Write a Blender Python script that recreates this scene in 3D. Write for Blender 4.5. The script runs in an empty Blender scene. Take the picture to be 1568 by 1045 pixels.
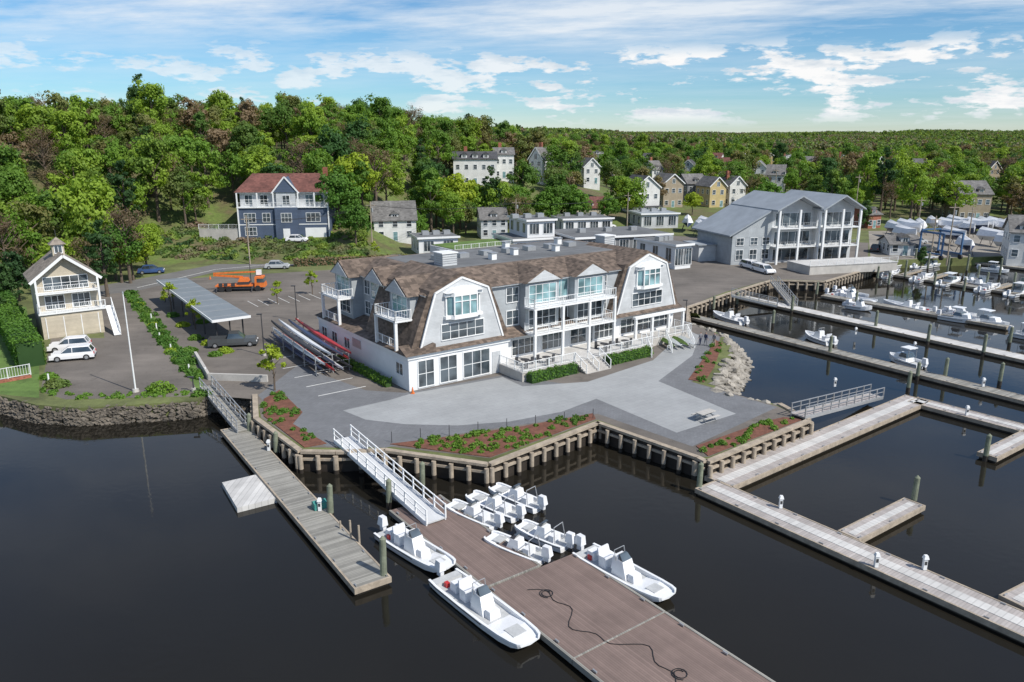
import bpy, math, random, bmesh
import numpy as np
from mathutils import Vector, Matrix
from mathutils.geometry import tessellate_polygon
random.seed(7); rng=np.random.default_rng(7)
S=bpy.context.scene; COL=S.collection
# ---------------------------------------------------------------- survey of the site (metres, origin below the viewpoint, viewpoint 25 m up)
CH=25.0; F=1170.0; PT=math.radians(14.84); CP,SP=math.cos(PT),math.sin(PT)
def G(u,v,h=0.0):
    dv=v-522.5; t=(CH-h)/(F*SP+dv*CP); return (t*(u-784), t*(F*CP-dv*SP), h)
def sm(t):
    t=max(0.,min(1.,t)); return t*t*(3-2*t)
def hz(x,y):
    r=x/max(y,1.0)
    st=150 if x>-70 else max(118,150-(-70-x)*.5)
    st+=48*sm((r+.21)/.14)
    f=sm((y-st)/95)*22*(1-.85*sm((r+.22)/.45))
    f+=20*sm((y-350)/1500)*sm((r+.3)/.5)
    f+=2*math.sin(x/60)*math.sin(y/85+1)*sm((y-250)/200)
    f+=2.5*math.sin(x/170+2)*sm((y-500)/400)
    return f
def tz(x,y): return max(0.0,hz(x,y)-.3)
def GT(u,v):
    dv=v-522.5; dx,dy,dz=(u-784),(F*CP-dv*SP),-(F*SP+dv*CP)
    y=40.
    while y<3000:
        t=y/dy
        if CH+dz*t<=tz(dx*t,y): break
        y+=.5
    return (dx*y/dy,y,tz(dx*y/dy,y))
WZ=-1.7
# ---------------------------------------------------------------- materials
M={}
def newmat(name):
    m=bpy.data.materials.new(name); m.use_nodes=True; nt=m.node_tree
    b=nt.nodes['Principled BSDF']; M[name]=m; return m,nt,b
def nd(nt,t,**k):
    n=nt.nodes.new(t)
    for a,v in k.items(): setattr(n,a,v)
    return n
def mixc(nt,fac,a,b,bt='MIX'):
    n=nd(nt,'ShaderNodeMix',data_type='RGBA',blend_type=bt)
    for s,v in ((0,fac),(6,a),(7,b)):
        if hasattr(v,'is_output'): nt.links.new(v,n.inputs[s])
        else: n.inputs[s].default_value=v if s==0 else (v[0],v[1],v[2],1)
    return n.outputs[2]
def noise(nt,scale,detail=4,rough=.6,co=None,sc=None):
    n=nd(nt,'ShaderNodeTexNoise'); n.inputs['Scale'].default_value=scale; n.inputs['Detail'].default_value=detail; n.inputs['Roughness'].default_value=rough
    if co is None: co=nd(nt,'ShaderNodeTexCoord').outputs['Object']
    if sc:
        mp=nd(nt,'ShaderNodeMapping'); mp.inputs['Scale'].default_value=sc; nt.links.new(co,mp.inputs[0]); co=mp.outputs[0]
    nt.links.new(co,n.inputs['Vector']); return n.outputs['Fac']
def ramp(nt,f,stops):
    r=nd(nt,'ShaderNodeValToRGB'); e=r.color_ramp.elements
    while len(e)<len(stops): e.new(.5)
    for i,(p,c) in enumerate(stops):
        e[i].position=p; e[i].color=(c[0],c[1],c[2],1) if not isinstance(c,(int,float)) else (c,c,c,1)
    nt.links.new(f,r.inputs[0]); return r.outputs[0]
def mth(nt,op,a,b=None,c=None):
    n=nd(nt,'ShaderNodeMath',operation=op)
    for i,v in enumerate((a,b,c)):
        if v is None: continue
        if hasattr(v,'is_output'): nt.links.new(v,n.inputs[i])
        else: n.inputs[i].default_value=v
    return n.outputs[0]
def mat(name,c,rough=.8,ns=.6,amt=.25,bump=0.,metal=0.,fine=8.,stain=0.):
    m,nt,b=newmat(name)
    f=noise(nt,ns,5,.65); g=noise(nt,fine,3,.6)
    lo=[x*(1-amt) for x in c]; hi=[min(1,x*(1+amt)) for x in c]
    k=ramp(nt,f,[(.3,lo),(.7,hi)])
    k2=ramp(nt,g,[(.3,1-amt*.5),(.7,1.)])
    o=mixc(nt,1.,k,k2,'MULTIPLY')
    if stain:
        s1=ramp(nt,noise(nt,.45,6,.75),[(.56,1.),(.68,1-stain)]); o=mixc(nt,1.,o,s1,'MULTIPLY')
        s2=ramp(nt,noise(nt,.35,2,.5,None,(.25,2.2,1)),[(.52,1.),(.58,1+stain*.35)]); o=mixc(nt,1.,o,s2,'MULTIPLY')
    nt.links.new(o,b.inputs['Base Color']); b.inputs['Roughness'].default_value=rough; b.inputs['Metallic'].default_value=metal
    if bump:
        bp=nd(nt,'ShaderNodeBump'); bp.inputs['Strength'].default_value=bump; bp.inputs['Distance'].default_value=.05
        nt.links.new(g,bp.inputs['Height']); nt.links.new(bp.outputs[0],b.inputs['Normal'])
    return m
def plank(name,c,axis,w,amt=.2,groove=.6,rough=.75,gw=.1):
    m,nt,b=newmat(name); co=nd(nt,'ShaderNodeTexCoord').outputs['Object']
    sp=nd(nt,'ShaderNodeSeparateXYZ'); nt.links.new(co,sp.inputs[0])
    d=mth(nt,'DIVIDE',sp.outputs[axis],w); fl=mth(nt,'FLOOR',d); fr=mth(nt,'FRACT',d)
    wn=nd(nt,'ShaderNodeTexWhiteNoise',noise_dimensions='1D'); nt.links.new(fl,wn.inputs['W'])
    k=ramp(nt,wn.outputs['Value'],[(0,[x*(1-amt) for x in c]),(1,[min(1,x*(1+amt)) for x in c])])
    gr=ramp(nt,fr,[(0,groove),(gw,groove),(gw+.06,1.)])
    n2=ramp(nt,noise(nt,.5,5,.7,co),[(.3,.78),(.7,1.08)])
    o=mixc(nt,1.,mixc(nt,1.,k,gr,'MULTIPLY'),n2,'MULTIPLY')
    nt.links.new(o,b.inputs['Base Color']); b.inputs['Roughness'].default_value=rough
def shingle(name,c,amt=.3,sx=.45,szz=.22):
    m,nt,b=newmat(name); co=nd(nt,'ShaderNodeTexCoord').outputs['Object']
    sn=nd(nt,'ShaderNodeVectorMath',operation='SNAP'); nt.links.new(co,sn.inputs[0]); sn.inputs[1].default_value=(sx,sx,szz)
    wn=nd(nt,'ShaderNodeTexWhiteNoise',noise_dimensions='3D'); nt.links.new(sn.outputs[0],wn.inputs[0])
    k=ramp(nt,wn.outputs['Value'],[(0,[x*(1-amt) for x in c]),(1,[x*(1+amt) for x in c])])
    n2=ramp(nt,noise(nt,.35,6,.7,co),[(.3,.65),(.7,1.25)])
    nt.links.new(mixc(nt,1.,k,n2,'MULTIPLY'),b.inputs['Base Color']); b.inputs['Roughness'].default_value=.9
def paver(name,c,w,h,amt,ns):
    m,nt,b=newmat(name); co=nd(nt,'ShaderNodeTexCoord').outputs['Object']
    mp=nd(nt,'ShaderNodeMapping'); mp.inputs['Rotation'].default_value=(0,0,-.63); nt.links.new(co,mp.inputs[0])
    br=nd(nt,'ShaderNodeTexBrick'); nt.links.new(mp.outputs[0],br.inputs[0]); br.inputs['Scale'].default_value=1; br.inputs['Brick Width'].default_value=w; br.inputs['Row Height'].default_value=h; br.inputs['Mortar Size'].default_value=.012
    br.inputs['Color1'].default_value=(*[x*(1-amt) for x in c],1); br.inputs['Color2'].default_value=(*[x*(1+amt) for x in c],1); br.inputs['Mortar'].default_value=(*[x*.75 for x in c],1)
    n2=ramp(nt,noise(nt,ns,6,.7,co),[(.3,.82),(.7,1.1)]); nt.links.new(mixc(nt,1.,br.outputs[0],n2,'MULTIPLY'),b.inputs['Base Color']); b.inputs['Roughness'].default_value=.85
mat('white',(.76,.77,.77),.55,.4,.06); mat('white_wall',(.72,.73,.74),.6,.3,.08)
plank('gray_siding',(.38,.41,.43),2,.16,.04,.82); plank('lightgray_siding',(.53,.55,.565),2,.16,.04,.82)
plank('blue_siding',(.075,.105,.165),2,.18,.06,.8); plank('cream_siding',(.52,.46,.36),2,.18,.05,.82)
plank('white_siding',(.70,.70,.68),2,.18,.04,.82); plank('tan_siding',(.36,.30,.22),2,.18,.05,.8)
plank('darkgray_siding',(.17,.18,.19),2,.2,.05,.8); plank('yellow_siding',(.55,.44,.22),2,.18,.05,.8)
shingle('brown_shingle',(.135,.102,.08),.42); shingle('gray_shingle',(.15,.145,.14),.25); shingle('red_shingle',(.15,.062,.05),.25)
shingle('dark_shingle',(.07,.07,.075),.25); shingle('cedar',(.24,.205,.17),.22); shingle('brick',(.30,.11,.07),.3,.22,.08)
mat('asphalt_brown',(.15,.132,.115),.9,.1,.3,.2,fine=6,stain=.3); mat('gravel',(.26,.235,.20),.95,.1,.3,.3,fine=5,stain=.3)
mat('road_asphalt',(.15,.145,.14),.9,.2,.15,stain=.2); paver('paver_dark',(.165,.17,.18),.4,.2,.08,.3); paver('paver_light',(.32,.33,.335),1.2,.6,.03,.15)
mat('mulch',(.17,.07,.045),.95,1.5,.4,.6,fine=9); mat('concrete',(.46,.44,.41),.85,.5,.18); mat('paint_line',(.7,.7,.68),.7)
mat('soil_grass',(.13,.15,.05),.95,.15,.5,.4,fine=2); mat('lawn',(.10,.17,.035),.95,.3,.35,.3,stain=.4)
mat('rock',(.31,.285,.245),.9,.5,.45,.6,fine=4); mat('wall_stone',(.145,.125,.10),.9,.9,.55,.6,fine=4); mat('timber_pile',(.37,.31,.24),.9,1.5,.3,.3); mat('green_pile',(.19,.21,.15),.85,1.5,.3,.2)
mat('wet_timber',(.035,.028,.022),.6,1.,.3); plank('dock_gray',(.29,.28,.25),0,.16,.25,.45); plank('dock_brown',(.20,.145,.125),0,.15,.12,.6)
plank('dock_tan',(.40,.365,.345),0,.2,.13,.65); plank('dock_pale',(.56,.55,.53),0,.4,.08,.75); mat('aluminium_deck',(.55,.56,.57),.5,1,.08)
mat('metal',(.45,.46,.47),.45,1,.1,0,.6); mat('dark_metal',(.05,.05,.055),.5)
mat('gelcoat',(.76,.77,.78),.25,1,.05); mat('boat_deck',(.46,.47,.47),.6,2,.12); mat('boat_blue',(.03,.05,.12),.3); mat('rubber',(.02,.02,.022),.7); mat('canvas',(.70,.71,.73),.7,1,.1)
mat('red_paint',(.5,.03,.03),.35); mat('hoist_blue',(.06,.14,.28),.5); mat('orange_paint',(.68,.17,.03),.5,2,.25); mat('car_white',(.75,.75,.76),.2,1,.03); mat('car_gray',(.07,.075,.08),.25,1,.05); mat('car_silver',(.4,.42,.44),.25,1,.05); mat('car_blue',(.04,.08,.2),.25)
mat('bark',(.13,.10,.075),.95,2,.3,.5); mat('skin',(.5,.3,.22),.6); mat('hair',(.05,.03,.02),.8); mat('cloth_navy',(.03,.04,.09),.9); mat('cloth_gray',(.2,.2,.22),.9); mat('cloth_tan',(.4,.32,.22),.9)
mat('teal_paint',(.05,.25,.22),.5); mat('flat_roof',(.14,.145,.15),.9,.2,.25,stain=.3); mat('canopy',(.20,.225,.245),.4,.5,.1); mat('seam_roof',(.30,.33,.36),.5,.3,.15)
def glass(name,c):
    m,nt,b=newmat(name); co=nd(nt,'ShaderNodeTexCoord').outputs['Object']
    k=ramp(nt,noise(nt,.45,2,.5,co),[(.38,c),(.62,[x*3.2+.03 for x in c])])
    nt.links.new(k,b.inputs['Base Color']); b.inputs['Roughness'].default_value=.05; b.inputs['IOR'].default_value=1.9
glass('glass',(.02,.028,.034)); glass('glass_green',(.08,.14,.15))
m,nt,b=newmat('water_mat')
co=nd(nt,'ShaderNodeTexCoord').outputs['Object']
k=ramp(nt,noise(nt,.02,3,.5,co),[(.35,(.011,.0105,.009)),(.65,(.019,.016,.011))]); nt.links.new(k,b.inputs['Base Color'])
b.inputs['Roughness'].default_value=.035; b.inputs['IOR'].default_value=1.34
n1=noise(nt,1.3,3,.6,co,(1,1.6,1)); n2=noise(nt,.10,3,.6,co)
hgt=mth(nt,'MULTIPLY',n1,ramp(nt,n2,[(.4,.12),(.65,.9)])); bp=nd(nt,'ShaderNodeBump'); bp.inputs['Strength'].default_value=.12; bp.inputs['Distance'].default_value=.08
nt.links.new(hgt,bp.inputs['Height']); nt.links.new(bp.outputs[0],b.inputs['Normal'])
m,nt,b=newmat('terrain_mat'); co=nd(nt,'ShaderNodeTexCoord').outputs['Object']
k=ramp(nt,noise(nt,.09,6,.7,co),[(.3,(.17,.12,.075)),(.46,(.12,.125,.045)),(.6,(.13,.19,.04)),(.75,(.20,.16,.09))])
g=ramp(nt,noise(nt,1.2,4,.7,co),[(.3,.6),(.7,1.1)]); nt.links.new(mixc(nt,1.,k,g,'MULTIPLY'),b.inputs['Base Color']); b.inputs['Roughness'].default_value=.95
def leafmat(name,stops,nscale=.05,wr=.7,na=1.6,gain=1.35):
    m,nt,b=newmat(name); oi=nd(nt,'ShaderNodeObjectInfo'); ge=nd(nt,'ShaderNodeNewGeometry')
    n1=noise(nt,nscale,2,.5,ge.outputs['Position']); n2=noise(nt,.9,3,.6,ge.outputs['Position'])
    f=mth(nt,'ADD',mth(nt,'MULTIPLY',oi.outputs['Random'],wr),mth(nt,'MULTIPLY',mth(nt,'SUBTRACT',n1,.5),na)); f=mth(nt,'ADD',f,.5-.5*wr)
    k=ramp(nt,f,stops); v=ramp(nt,n2,[(.3,.65*gain),(.7,1.)]); kk=mixc(nt,1.,k,v,'MULTIPLY'); kk=mixc(nt,1.,kk,(gain,gain,gain),'MULTIPLY')
    nt.links.new(kk,b.inputs['Base Color']); b.inputs['Roughness'].default_value=.6; b.inputs['Specular IOR Level'].default_value=.25
    tr=nd(nt,'ShaderNodeBsdfTranslucent'); nt.links.new(mixc(nt,1.,kk,(1.25,1.2,.5),'MULTIPLY'),tr.inputs[0])
    mx=nd(nt,'ShaderNodeMixShader'); mx.inputs[0].default_value=.38; nt.links.new(b.outputs[0],mx.inputs[1]); nt.links.new(tr.outputs[0],mx.inputs[2])
    nt.links.new(mx.outputs[0],nt.nodes['Material Output'].inputs[0])
WOOD=[(.0,(.19,.14,.085)),(.12,(.17,.165,.06)),(.32,(.075,.145,.028)),(.55,(.12,.22,.03)),(.8,(.21,.30,.035)),(1.,(.045,.105,.03))]
FAR=[(.0,(.20,.15,.11)),(.25,(.15,.155,.08)),(.45,(.07,.12,.035)),(.6,(.12,.20,.04)),(.8,(.20,.26,.05)),(1.,(.05,.10,.035))]
leafmat('leaf_wood',WOOD,.03,.85); leafmat('leaf_far',FAR,.11,.35,2.6)
leafmat('leaf_bud',[(.1,(.17,.12,.085)),(.9,(.20,.165,.08))],gain=1.1); leafmat('leaf_green',[(.2,(.06,.14,.025)),(.8,(.11,.21,.03))]); leafmat('leaf_yellow',[(.2,(.20,.28,.025)),(.8,(.25,.32,.03))]); leafmat('leaf_dark',[(.2,(.03,.07,.025)),(.8,(.055,.11,.03))])
# ---------------------------------------------------------------- builders
class T:
    def __init__(s,name,o=(0,0,0),yaw=0.,single=False):
        s.n=name; s.o=o; s.yaw=yaw; s.p={}; s.single=single
    def _a(s,k,vs,fs):
        V,Fc=s.p.setdefault(k,([],[])); n=len(V); V.extend([tuple(v) for v in vs]); Fc.extend([tuple(i+n for i in f) for f in fs])
    def frus(s,k,a,z0,b,z1):
        x0,x1,y0,y1=a; X0,X1,Y0,Y1=b
        s._a(k,[(x0,y0,z0),(x1,y0,z0),(x1,y1,z0),(x0,y1,z0),(X0,Y0,z1),(X1,Y0,z1),(X1,Y1,z1),(X0,Y1,z1)],[(3,2,1,0),(4,5,6,7),(0,1,5,4),(1,2,6,5),(2,3,7,6),(3,0,4,7)])
    def box(s,k,x0,x1,y0,y1,z0,z1): s.frus(k,(x0,x1,y0,y1),z0,(x0,x1,y0,y1),z1)
    def slope(s,k,a,b_,c,d,th=.25):
        s._a(k,[a,b_,c,d]+[(q[0],q[1],q[2]+th) for q in (a,b_,c,d)],[(0,1,2,3),(4,5,6,7),(0,1,5,4),(1,2,6,5),(2,3,7,6),(3,0,4,7)])
    def ext(s,k,pts,z0,z1):
        n=len(pts); vs=[(p[0],p[1],z0) for p in pts]+[(p[0],p[1],z1) for p in pts]
        fs=[(i,(i+1)%n,(i+1)%n+n,i+n) for i in range(n)]
        tr=tessellate_polygon([[Vector((p[0],p[1],0)) for p in pts]])
        for t in tr: fs.append(tuple(i+n for i in t))
        s._a(k,vs,fs)
    def flat(s,k,pts,z):
        tr=tessellate_polygon([[Vector((p[0],p[1],0)) for p in pts]]); fs=[]
        for t in tr:
            a,b,c=[pts[i] for i in t]; cr=(b[0]-a[0])*(c[1]-a[1])-(b[1]-a[1])*(c[0]-a[0]); fs.append(tuple(t) if cr>0 else tuple(reversed(t)))
        s._a(k,[(p[0],p[1],z) for p in pts],fs)
    def pry(s,k,pr,y0,y1):
        n=len(pr); s._a(k,[(x,y0,z) for x,z in pr]+[(x,y1,z) for x,z in pr],[(i,(i+1)%n,(i+1)%n+n,i+n) for i in range(n)]+[tuple(range(n-1,-1,-1)),tuple(range(n,2*n))])
    def prx(s,k,pr,x0,x1):
        n=len(pr); s._a(k,[(x0,y,z) for y,z in pr]+[(x1,y,z) for y,z in pr],[(i,(i+1)%n,(i+1)%n+n,i+n) for i in range(n)]+[tuple(range(n-1,-1,-1)),tuple(range(n,2*n))])
    def cyl(s,k,p,q,r0,r1=None,n=8):
        r1=r0 if r1 is None else r1; p=Vector(p);q=Vector(q); d=(q-p).normalized(); a=d.orthogonal().normalized(); b=d.cross(a)
        vs=[p+(a*math.cos(2*math.pi*i/n)+b*math.sin(2*math.pi*i/n))*r0 for i in range(n)]+[q+(a*math.cos(2*math.pi*i/n)+b*math.sin(2*math.pi*i/n))*r1 for i in range(n)]
        s._a(k,vs,[(i,(i+1)%n,(i+1)%n+n,i+n) for i in range(n)]+[tuple(range(n-1,-1,-1)),tuple(range(n,2*n))])
    def beam(s,k,p,q,w,h):
        p=Vector(p);q=Vector(q); d=(q-p).normalized(); a=d.cross(Vector((0,0,1)))
        a=a.normalized()*w/2 if a.length>1e-4 else Vector((w/2,0,0)); b=a.cross(d).normalized()*h/2
        vs=[p-a-b,p+a-b,p+a+b,p-a+b,q-a-b,q+a-b,q+a+b,q-a+b]
        s._a(k,vs,[(3,2,1,0),(4,5,6,7),(0,1,5,4),(1,2,6,5),(2,3,7,6),(3,0,4,7)])
    def rail(s,k,p,q,h=1.05,sp=1.6,bal=.25,t=.05):
        p=Vector(p);q=Vector(q); L=(q-p).length; up=Vector((0,0,1))
        s.beam(k,p+up*h,q+up*h,t*1.4,t); s.beam(k,p+up*.12,q+up*.12,t,t)
        n=max(1,round(L/sp))
        for i in range(n+1):
            c=p+(q-p)*i/n; s.box(k,c.x-t*.8,c.x+t*.8,c.y-t*.8,c.y+t*.8,c.z,c.z+h+.05)
        if bal:
            m=max(1,int(L/bal))
            for i in range(m):
                c=p+(q-p)*(i+.5)/m; s.box(k,c.x-.014,c.x+.014,c.y-.014,c.y+.014,c.z+.12,c.z+h)
    def win(s,side,pos,a,b,z0,z1,nx=1,nz=1,g='glass',fr='white',t=.09,d=.07):
        def pb(k,a0,a1,d0,d1,c0,c1):
            if side=='F': s.box(k,a0,a1,pos-d1,pos-d0,c0,c1)
            elif side=='L': s.box(k,pos-d1,pos-d0,a0,a1,c0,c1)
            else: s.box(k,pos+d0,pos+d1,a0,a1,c0,c1)
        pb('glazing|'+g,a,b,-.02,.02,z0,z1)
        k='window_frames|'+fr
        pb(k,a-t,b+t,0,d,z1,z1+t); pb(k,a-t,b+t,0,d+.03,z0-t,z0); pb(k,a-t,a,0,d,z0,z1); pb(k,b,b+t,0,d,z0,z1)
        for i in range(1,nx): c=a+(b-a)*i/nx; pb(k,c-t*.35,c+t*.35,0,d*.8,z0,z1)
        for i in range(1,nz): c=z0+(z1-z0)*i/nz; pb(k,a,b,0,d*.7,c-t*.3,c+t*.3)
    def done(s):
        if s.single:
            V=[];Fc=[];mi=[];mats=[]
            for k,(v,f) in s.p.items():
                mn=k.split('|')[1]
                if mn not in mats: mats.append(mn)
                n=len(V); V+=v; Fc+=[tuple(i+n for i in q) for q in f]; mi+=[mats.index(mn)]*len(f)
            me=bpy.data.meshes.new(s.n); me.from_pydata(V,[],Fc)
            for q in mats: me.materials.append(M[q])
            me.polygons.foreach_set('material_index',mi); me.update()
            o=bpy.data.objects.new(s.n,me); COL.objects.link(o); o.location=s.o; o.rotation_euler=(0,0,s.yaw); return o
        e=bpy.data.objects.new(s.n,None); COL.objects.link(e); e.location=s.o; e.rotation_euler=(0,0,s.yaw)
        for k,(v,f) in s.p.items():
            pn,mn=k.split('|'); me=bpy.data.meshes.new(pn); me.from_pydata(v,[],f); me.materials.append(M[mn]); me.update()
            o=bpy.data.objects.new(pn,me); COL.objects.link(o); o.parent=e
        return e
def leaves(pts,size,nbias=None,jit=.5):
    n=len(pts); a=rng.normal(size=(n,3))
    if nbias is not None: a=a*.75+nbias*1.2
    a/=np.linalg.norm(a,axis=1)[:,None]; r=rng.normal(size=(n,3)); u=np.cross(a,r); u/=np.linalg.norm(u,axis=1)[:,None]; w=np.cross(a,u)
    sz=size*(1-jit/2+jit*rng.random(n))[:,None]
    u=u*sz; w=w*sz*.8
    return np.stack([pts-u*.5-w*.5,pts+u*.6-w*.3,pts+u*.45+w*.55,pts-u*.55+w*.4],1).reshape(-1,3)
def crownpts(nc,per,rx,rz,cz,cr,low=-.7):
    P=[];N=[]
    for i in range(nc):
        d=rng.normal(size=3); d/=np.linalg.norm(d)
        if d[2]<low: d[2]=-d[2]
        r=.45+.55*rng.random()**.6
        c=d*r*np.array([rx,rx,rz])*(.75+.45*rng.random()); c[2]+=cz
        q=rng.normal(size=(per,3)); q/=np.linalg.norm(q,axis=1)[:,None]; rr=(rng.random(per)**.4)[:,None]
        R=cr*(.5+.85*rng.random()); P.append(c+q*rr*R*np.array([1,1,.75])); N.append(q+d*.5)
    return np.concatenate(P),np.concatenate(N)
def treemesh(name,h=13,rx=4.3,nc=46,per=85,leaf='leaf_wood',ls=.42,cz=.62,rzf=.36,cr=1.5,limbs=7):
    t=T(name); k='trunk|bark'; r=h*.02
    t.cyl(k,(0,0,-1),(0.1,.1,h*.35),r*1.3,r*.9); t.cyl(k,(.1,.1,h*.35),(-.1,0,h*.85),r*.9,r*.25)
    for i in range(limbs):
        a=i*2.4; z=h*(.28+.4*i/limbs); t.cyl(k,(0,0,z),(math.cos(a)*rx*.75,math.sin(a)*rx*.75,z+h*.2),r*.5,r*.12,5)
    V,Fc=t.p[k]; nb=len(Fc); P,N=crownpts(nc,per,rx,h*rzf,h*cz,cr); LV=leaves(P,ls,N); n=len(V); nl=len(P)
    me=bpy.data.meshes.new(name); me.from_pydata(V+LV.tolist(),[],Fc+[(n+4*i,n+4*i+1,n+4*i+2,n+4*i+3) for i in range(nl)])
    me.materials.append(M['bark']); me.materials.append(M[leaf]); me.polygons.foreach_set('material_index',[0]*nb+[1]*nl); me.update(); return me
def obj(name,me,loc,yaw=0,sc=1.,parent=None):
    o=bpy.data.objects.new(name,me); COL.objects.link(o); o.location=loc; o.rotation_euler=(0,0,yaw)
    o.scale=sc if isinstance(sc,tuple) else (sc,sc,sc)
    if parent: o.parent=parent
    return o
def leafobj(name,P,N,size,leaf='leaf_green',core=None):
    V=leaves(P,size,N); n=len(P); vs=V.tolist(); fs=[(4*i,4*i+1,4*i+2,4*i+3) for i in range(n)]; mi=[0]*n
    me=bpy.data.meshes.new(name)
    if core:
        cv,cf=core; b=len(vs); vs+=[tuple(v) for v in cv]; fs+=[tuple(i+b for i in f) for f in cf]; mi+=[1]*len(cf)
    me.from_pydata(vs,[],fs); me.materials.append(M[leaf]); me.materials.append(M['leaf_dark']); me.polygons.foreach_set('material_index',mi); me.update()
    o=bpy.data.objects.new(name,me); COL.objects.link(o); return o
def hedge(name,p,q,w,h,z=0,leaf='leaf_green',dens=45,ls=.16):
    p=np.array(p[:2]);q=np.array(q[:2]); L=np.linalg.norm(q-p); d=(q-p)/L; nn=np.array([-d[1],d[0]])
    n=int(dens*(L*(w+2*h)+2*w*h)); s=rng.random(n)*L; face=rng.random(n)*(w+2*h); P=np.zeros((n,3));N=np.zeros((n,3))
    top=face<w; off=np.where(top,face-w/2,np.where(face<w+h,-w/2,w/2)); hh=np.where(top,h,np.where(face<w+h,face-w,face-w-h))
    P[:,0]=p[0]+d[0]*s+nn[0]*off;P[:,1]=p[1]+d[1]*s+nn[1]*off;P[:,2]=hh+z
    wob=.06*w*np.sin(s*2.1)+.05*np.sin(s*5.); P[:,2]+=np.where(top,wob,0)
    N[:,2]=top*1.; sg=np.where(top,0,np.sign(off)); N[:,0]=nn[0]*sg;N[:,1]=nn[1]*sg
    P+=rng.normal(size=P.shape)*.06*max(1,w*.8)
    t=T('x'); w2=w/2-.06; A=[p-nn*w2+d*.05,p+nn*w2+d*.05,q+nn*w2-d*.05,q-nn*w2-d*.05]
    t.ext('a|x',[tuple(a) for a in A],z,z+h-.06)
    return leafobj(name,P,N,ls,leaf,t.p['a|x'])
def inside(x,y,poly):
    c=False; j=len(poly)-1
    for i in range(len(poly)):
        a,b=poly[i],poly[j]
        if (a[1]>y)!=(b[1]>y) and x<(b[0]-a[0])*(y-a[1])/(b[1]-a[1])+a[0]: c=not c
        j=i
    return c
def shrubs(name,poly,n,r=.35,ls=.14,per=60,leaf='leaf_green',z=0.):
    xs=[p[0] for p in poly]; ys=[p[1] for p in poly]; P=[];N=[];c=0
    while c<n:
        x=random.uniform(min(xs),max(xs)); y=random.uniform(min(ys),max(ys))
        if not inside(x,y,poly): continue
        c+=1; R=r*random.uniform(.5,1.3); q=rng.normal(size=(per,3)); q/=np.linalg.norm(q,axis=1)[:,None]; q[:,2]=abs(q[:,2])
        P.append(q*R*(.5+.5*rng.random((per,1)))+np.array([x,y,z])); N.append(q)
    return leafobj(name,np.concatenate(P),np.concatenate(N),ls,leaf)
def gp(l,h=0.): return [G(u,v,h)[:2] for u,v in l]
# ---------------------------------------------------------------- ground, water
t=T('water',single=True); t.flat('w|water_mat',[(-7000,-400),(7000,-400),(7000,9000),(-7000,9000)],WZ); t.done()
shore=[(-500,640),(0,606),(55,620),(120,625),(300,614),(318,606),(392,606),(394,642),(462,692),(515,693),(590,690),(748,712),(915,648),(1070,702),(1082,708),(1237,645),(1192,620),(1145,610),(1092,598),(1104,572),(1124,537),(1106,512),(1052,493),(1050,472),(1115,450),(1180,430),(1262,432),(1330,412),(1345,400),(1568,392),(2300,396)]
SH=gp(shore)
t=T('land',single=True); P=SH+[(900,220),(-900,220)]; P[0]=(-300,P[0][1]); t.ext('l|soil_grass',P,-6,0); t.done()
ys=list(np.arange(112,300,6))+list(np.arange(300,700,20))+list(np.arange(700,2500,90))+[2800,3500,4500,6500,9000]
rs=np.linspace(-1.6,1.6,130); V=[];Fc=[]
for y in ys:
    for r in rs:
        x=r*(y+60); z=hz(x,y)-.3
        if x>28 and y<212: z=-6
        V.append((x,y,z))
nr=len(rs)
for j in range(len(ys)-1):
    for i in range(nr-1): a=j*nr+i; Fc.append((a,a+1,a+nr+1,a+nr))
me=bpy.data.meshes.new('hill_terrain'); me.from_pydata(V,[],Fc); me.materials.append(M['terrain_mat'])
for p in me.polygons: p.use_smooth=True
obj('hill_terrain',me,(0,0,0))
def sheet(name,px,z,m):
    t=T(name,single=True); t.flat('s|'+m,gp(px),z); return t.done()
sheet('asphalt_parking',[(205,447),(240,430),(330,424),(500,414),(640,402),(690,376),(860,366),(1000,360),(1130,366),(1330,372),(1328,411),(1262,430),(1180,428),(1112,447),(1052,470),(1054,492),(1104,514),(1094,560),(1060,585),(1190,622),(1233,643),(1085,700),(1070,700),(915,643),(750,702),(595,684),(515,686),(465,685),(400,640),(394,612),(320,606),(300,560)],.004,'asphalt_brown')
sheet('boatyard_gravel',[(1334,409),(1346,399),(1568,391),(1900,393),(1900,354),(1330,354),(1331,372)],.004,'gravel')
sheet('left_driveway',[(150,445),(185,443),(298,590),(300,607),(100,612),(62,600),(70,560),(78,518),(160,518)],.004,'asphalt_brown')
sheet('paver_border',[(395,606),(455,560),(560,598),(620,602),(770,575),(880,590),(1000,560),(1052,510),(1102,516),(1090,560),(1058,585),(1190,624),(1060,684),(915,634),(700,665),(590,686),(500,684),(440,650)],.008,'paver_dark')
arc=[(525,629),(560,643),(620,650),(700,652),(780,646),(860,631),(913,611)]
sheet('plaza_paving',arc+[(1036,663),(1127,634),(1008,584),(1060,545),(1072,515),(1052,505),(1000,552),(900,585),(800,592),(770,578),(630,603),(600,612)],.012,'paver_light')
sheet('shore_road',[(150,452),(205,447),(330,417),(420,409),(640,401),(640,392),(420,399),(330,405),(200,430),(140,440)],.016,'road_asphalt')
t=T('road_edge_line',single=True)
for a,b_ in (((210,441),(330,413)),((330,413),(420,405)),((420,405),(640,397))):
    a=G(*a);b_=G(*b_); t.beam('l|paint_line',(a[0],a[1],.024),(b_[0],b_[1],.024),.15,.01)
t.done()
t=T('parking_bay_lines',single=True)
for i in range(6):
    a=G(560-i*20,592-i*13); t.beam('l|paint_line',(a[0],a[1],.014),(a[0]-4.2,a[1]-3.1,.014),.1,.01)
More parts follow.
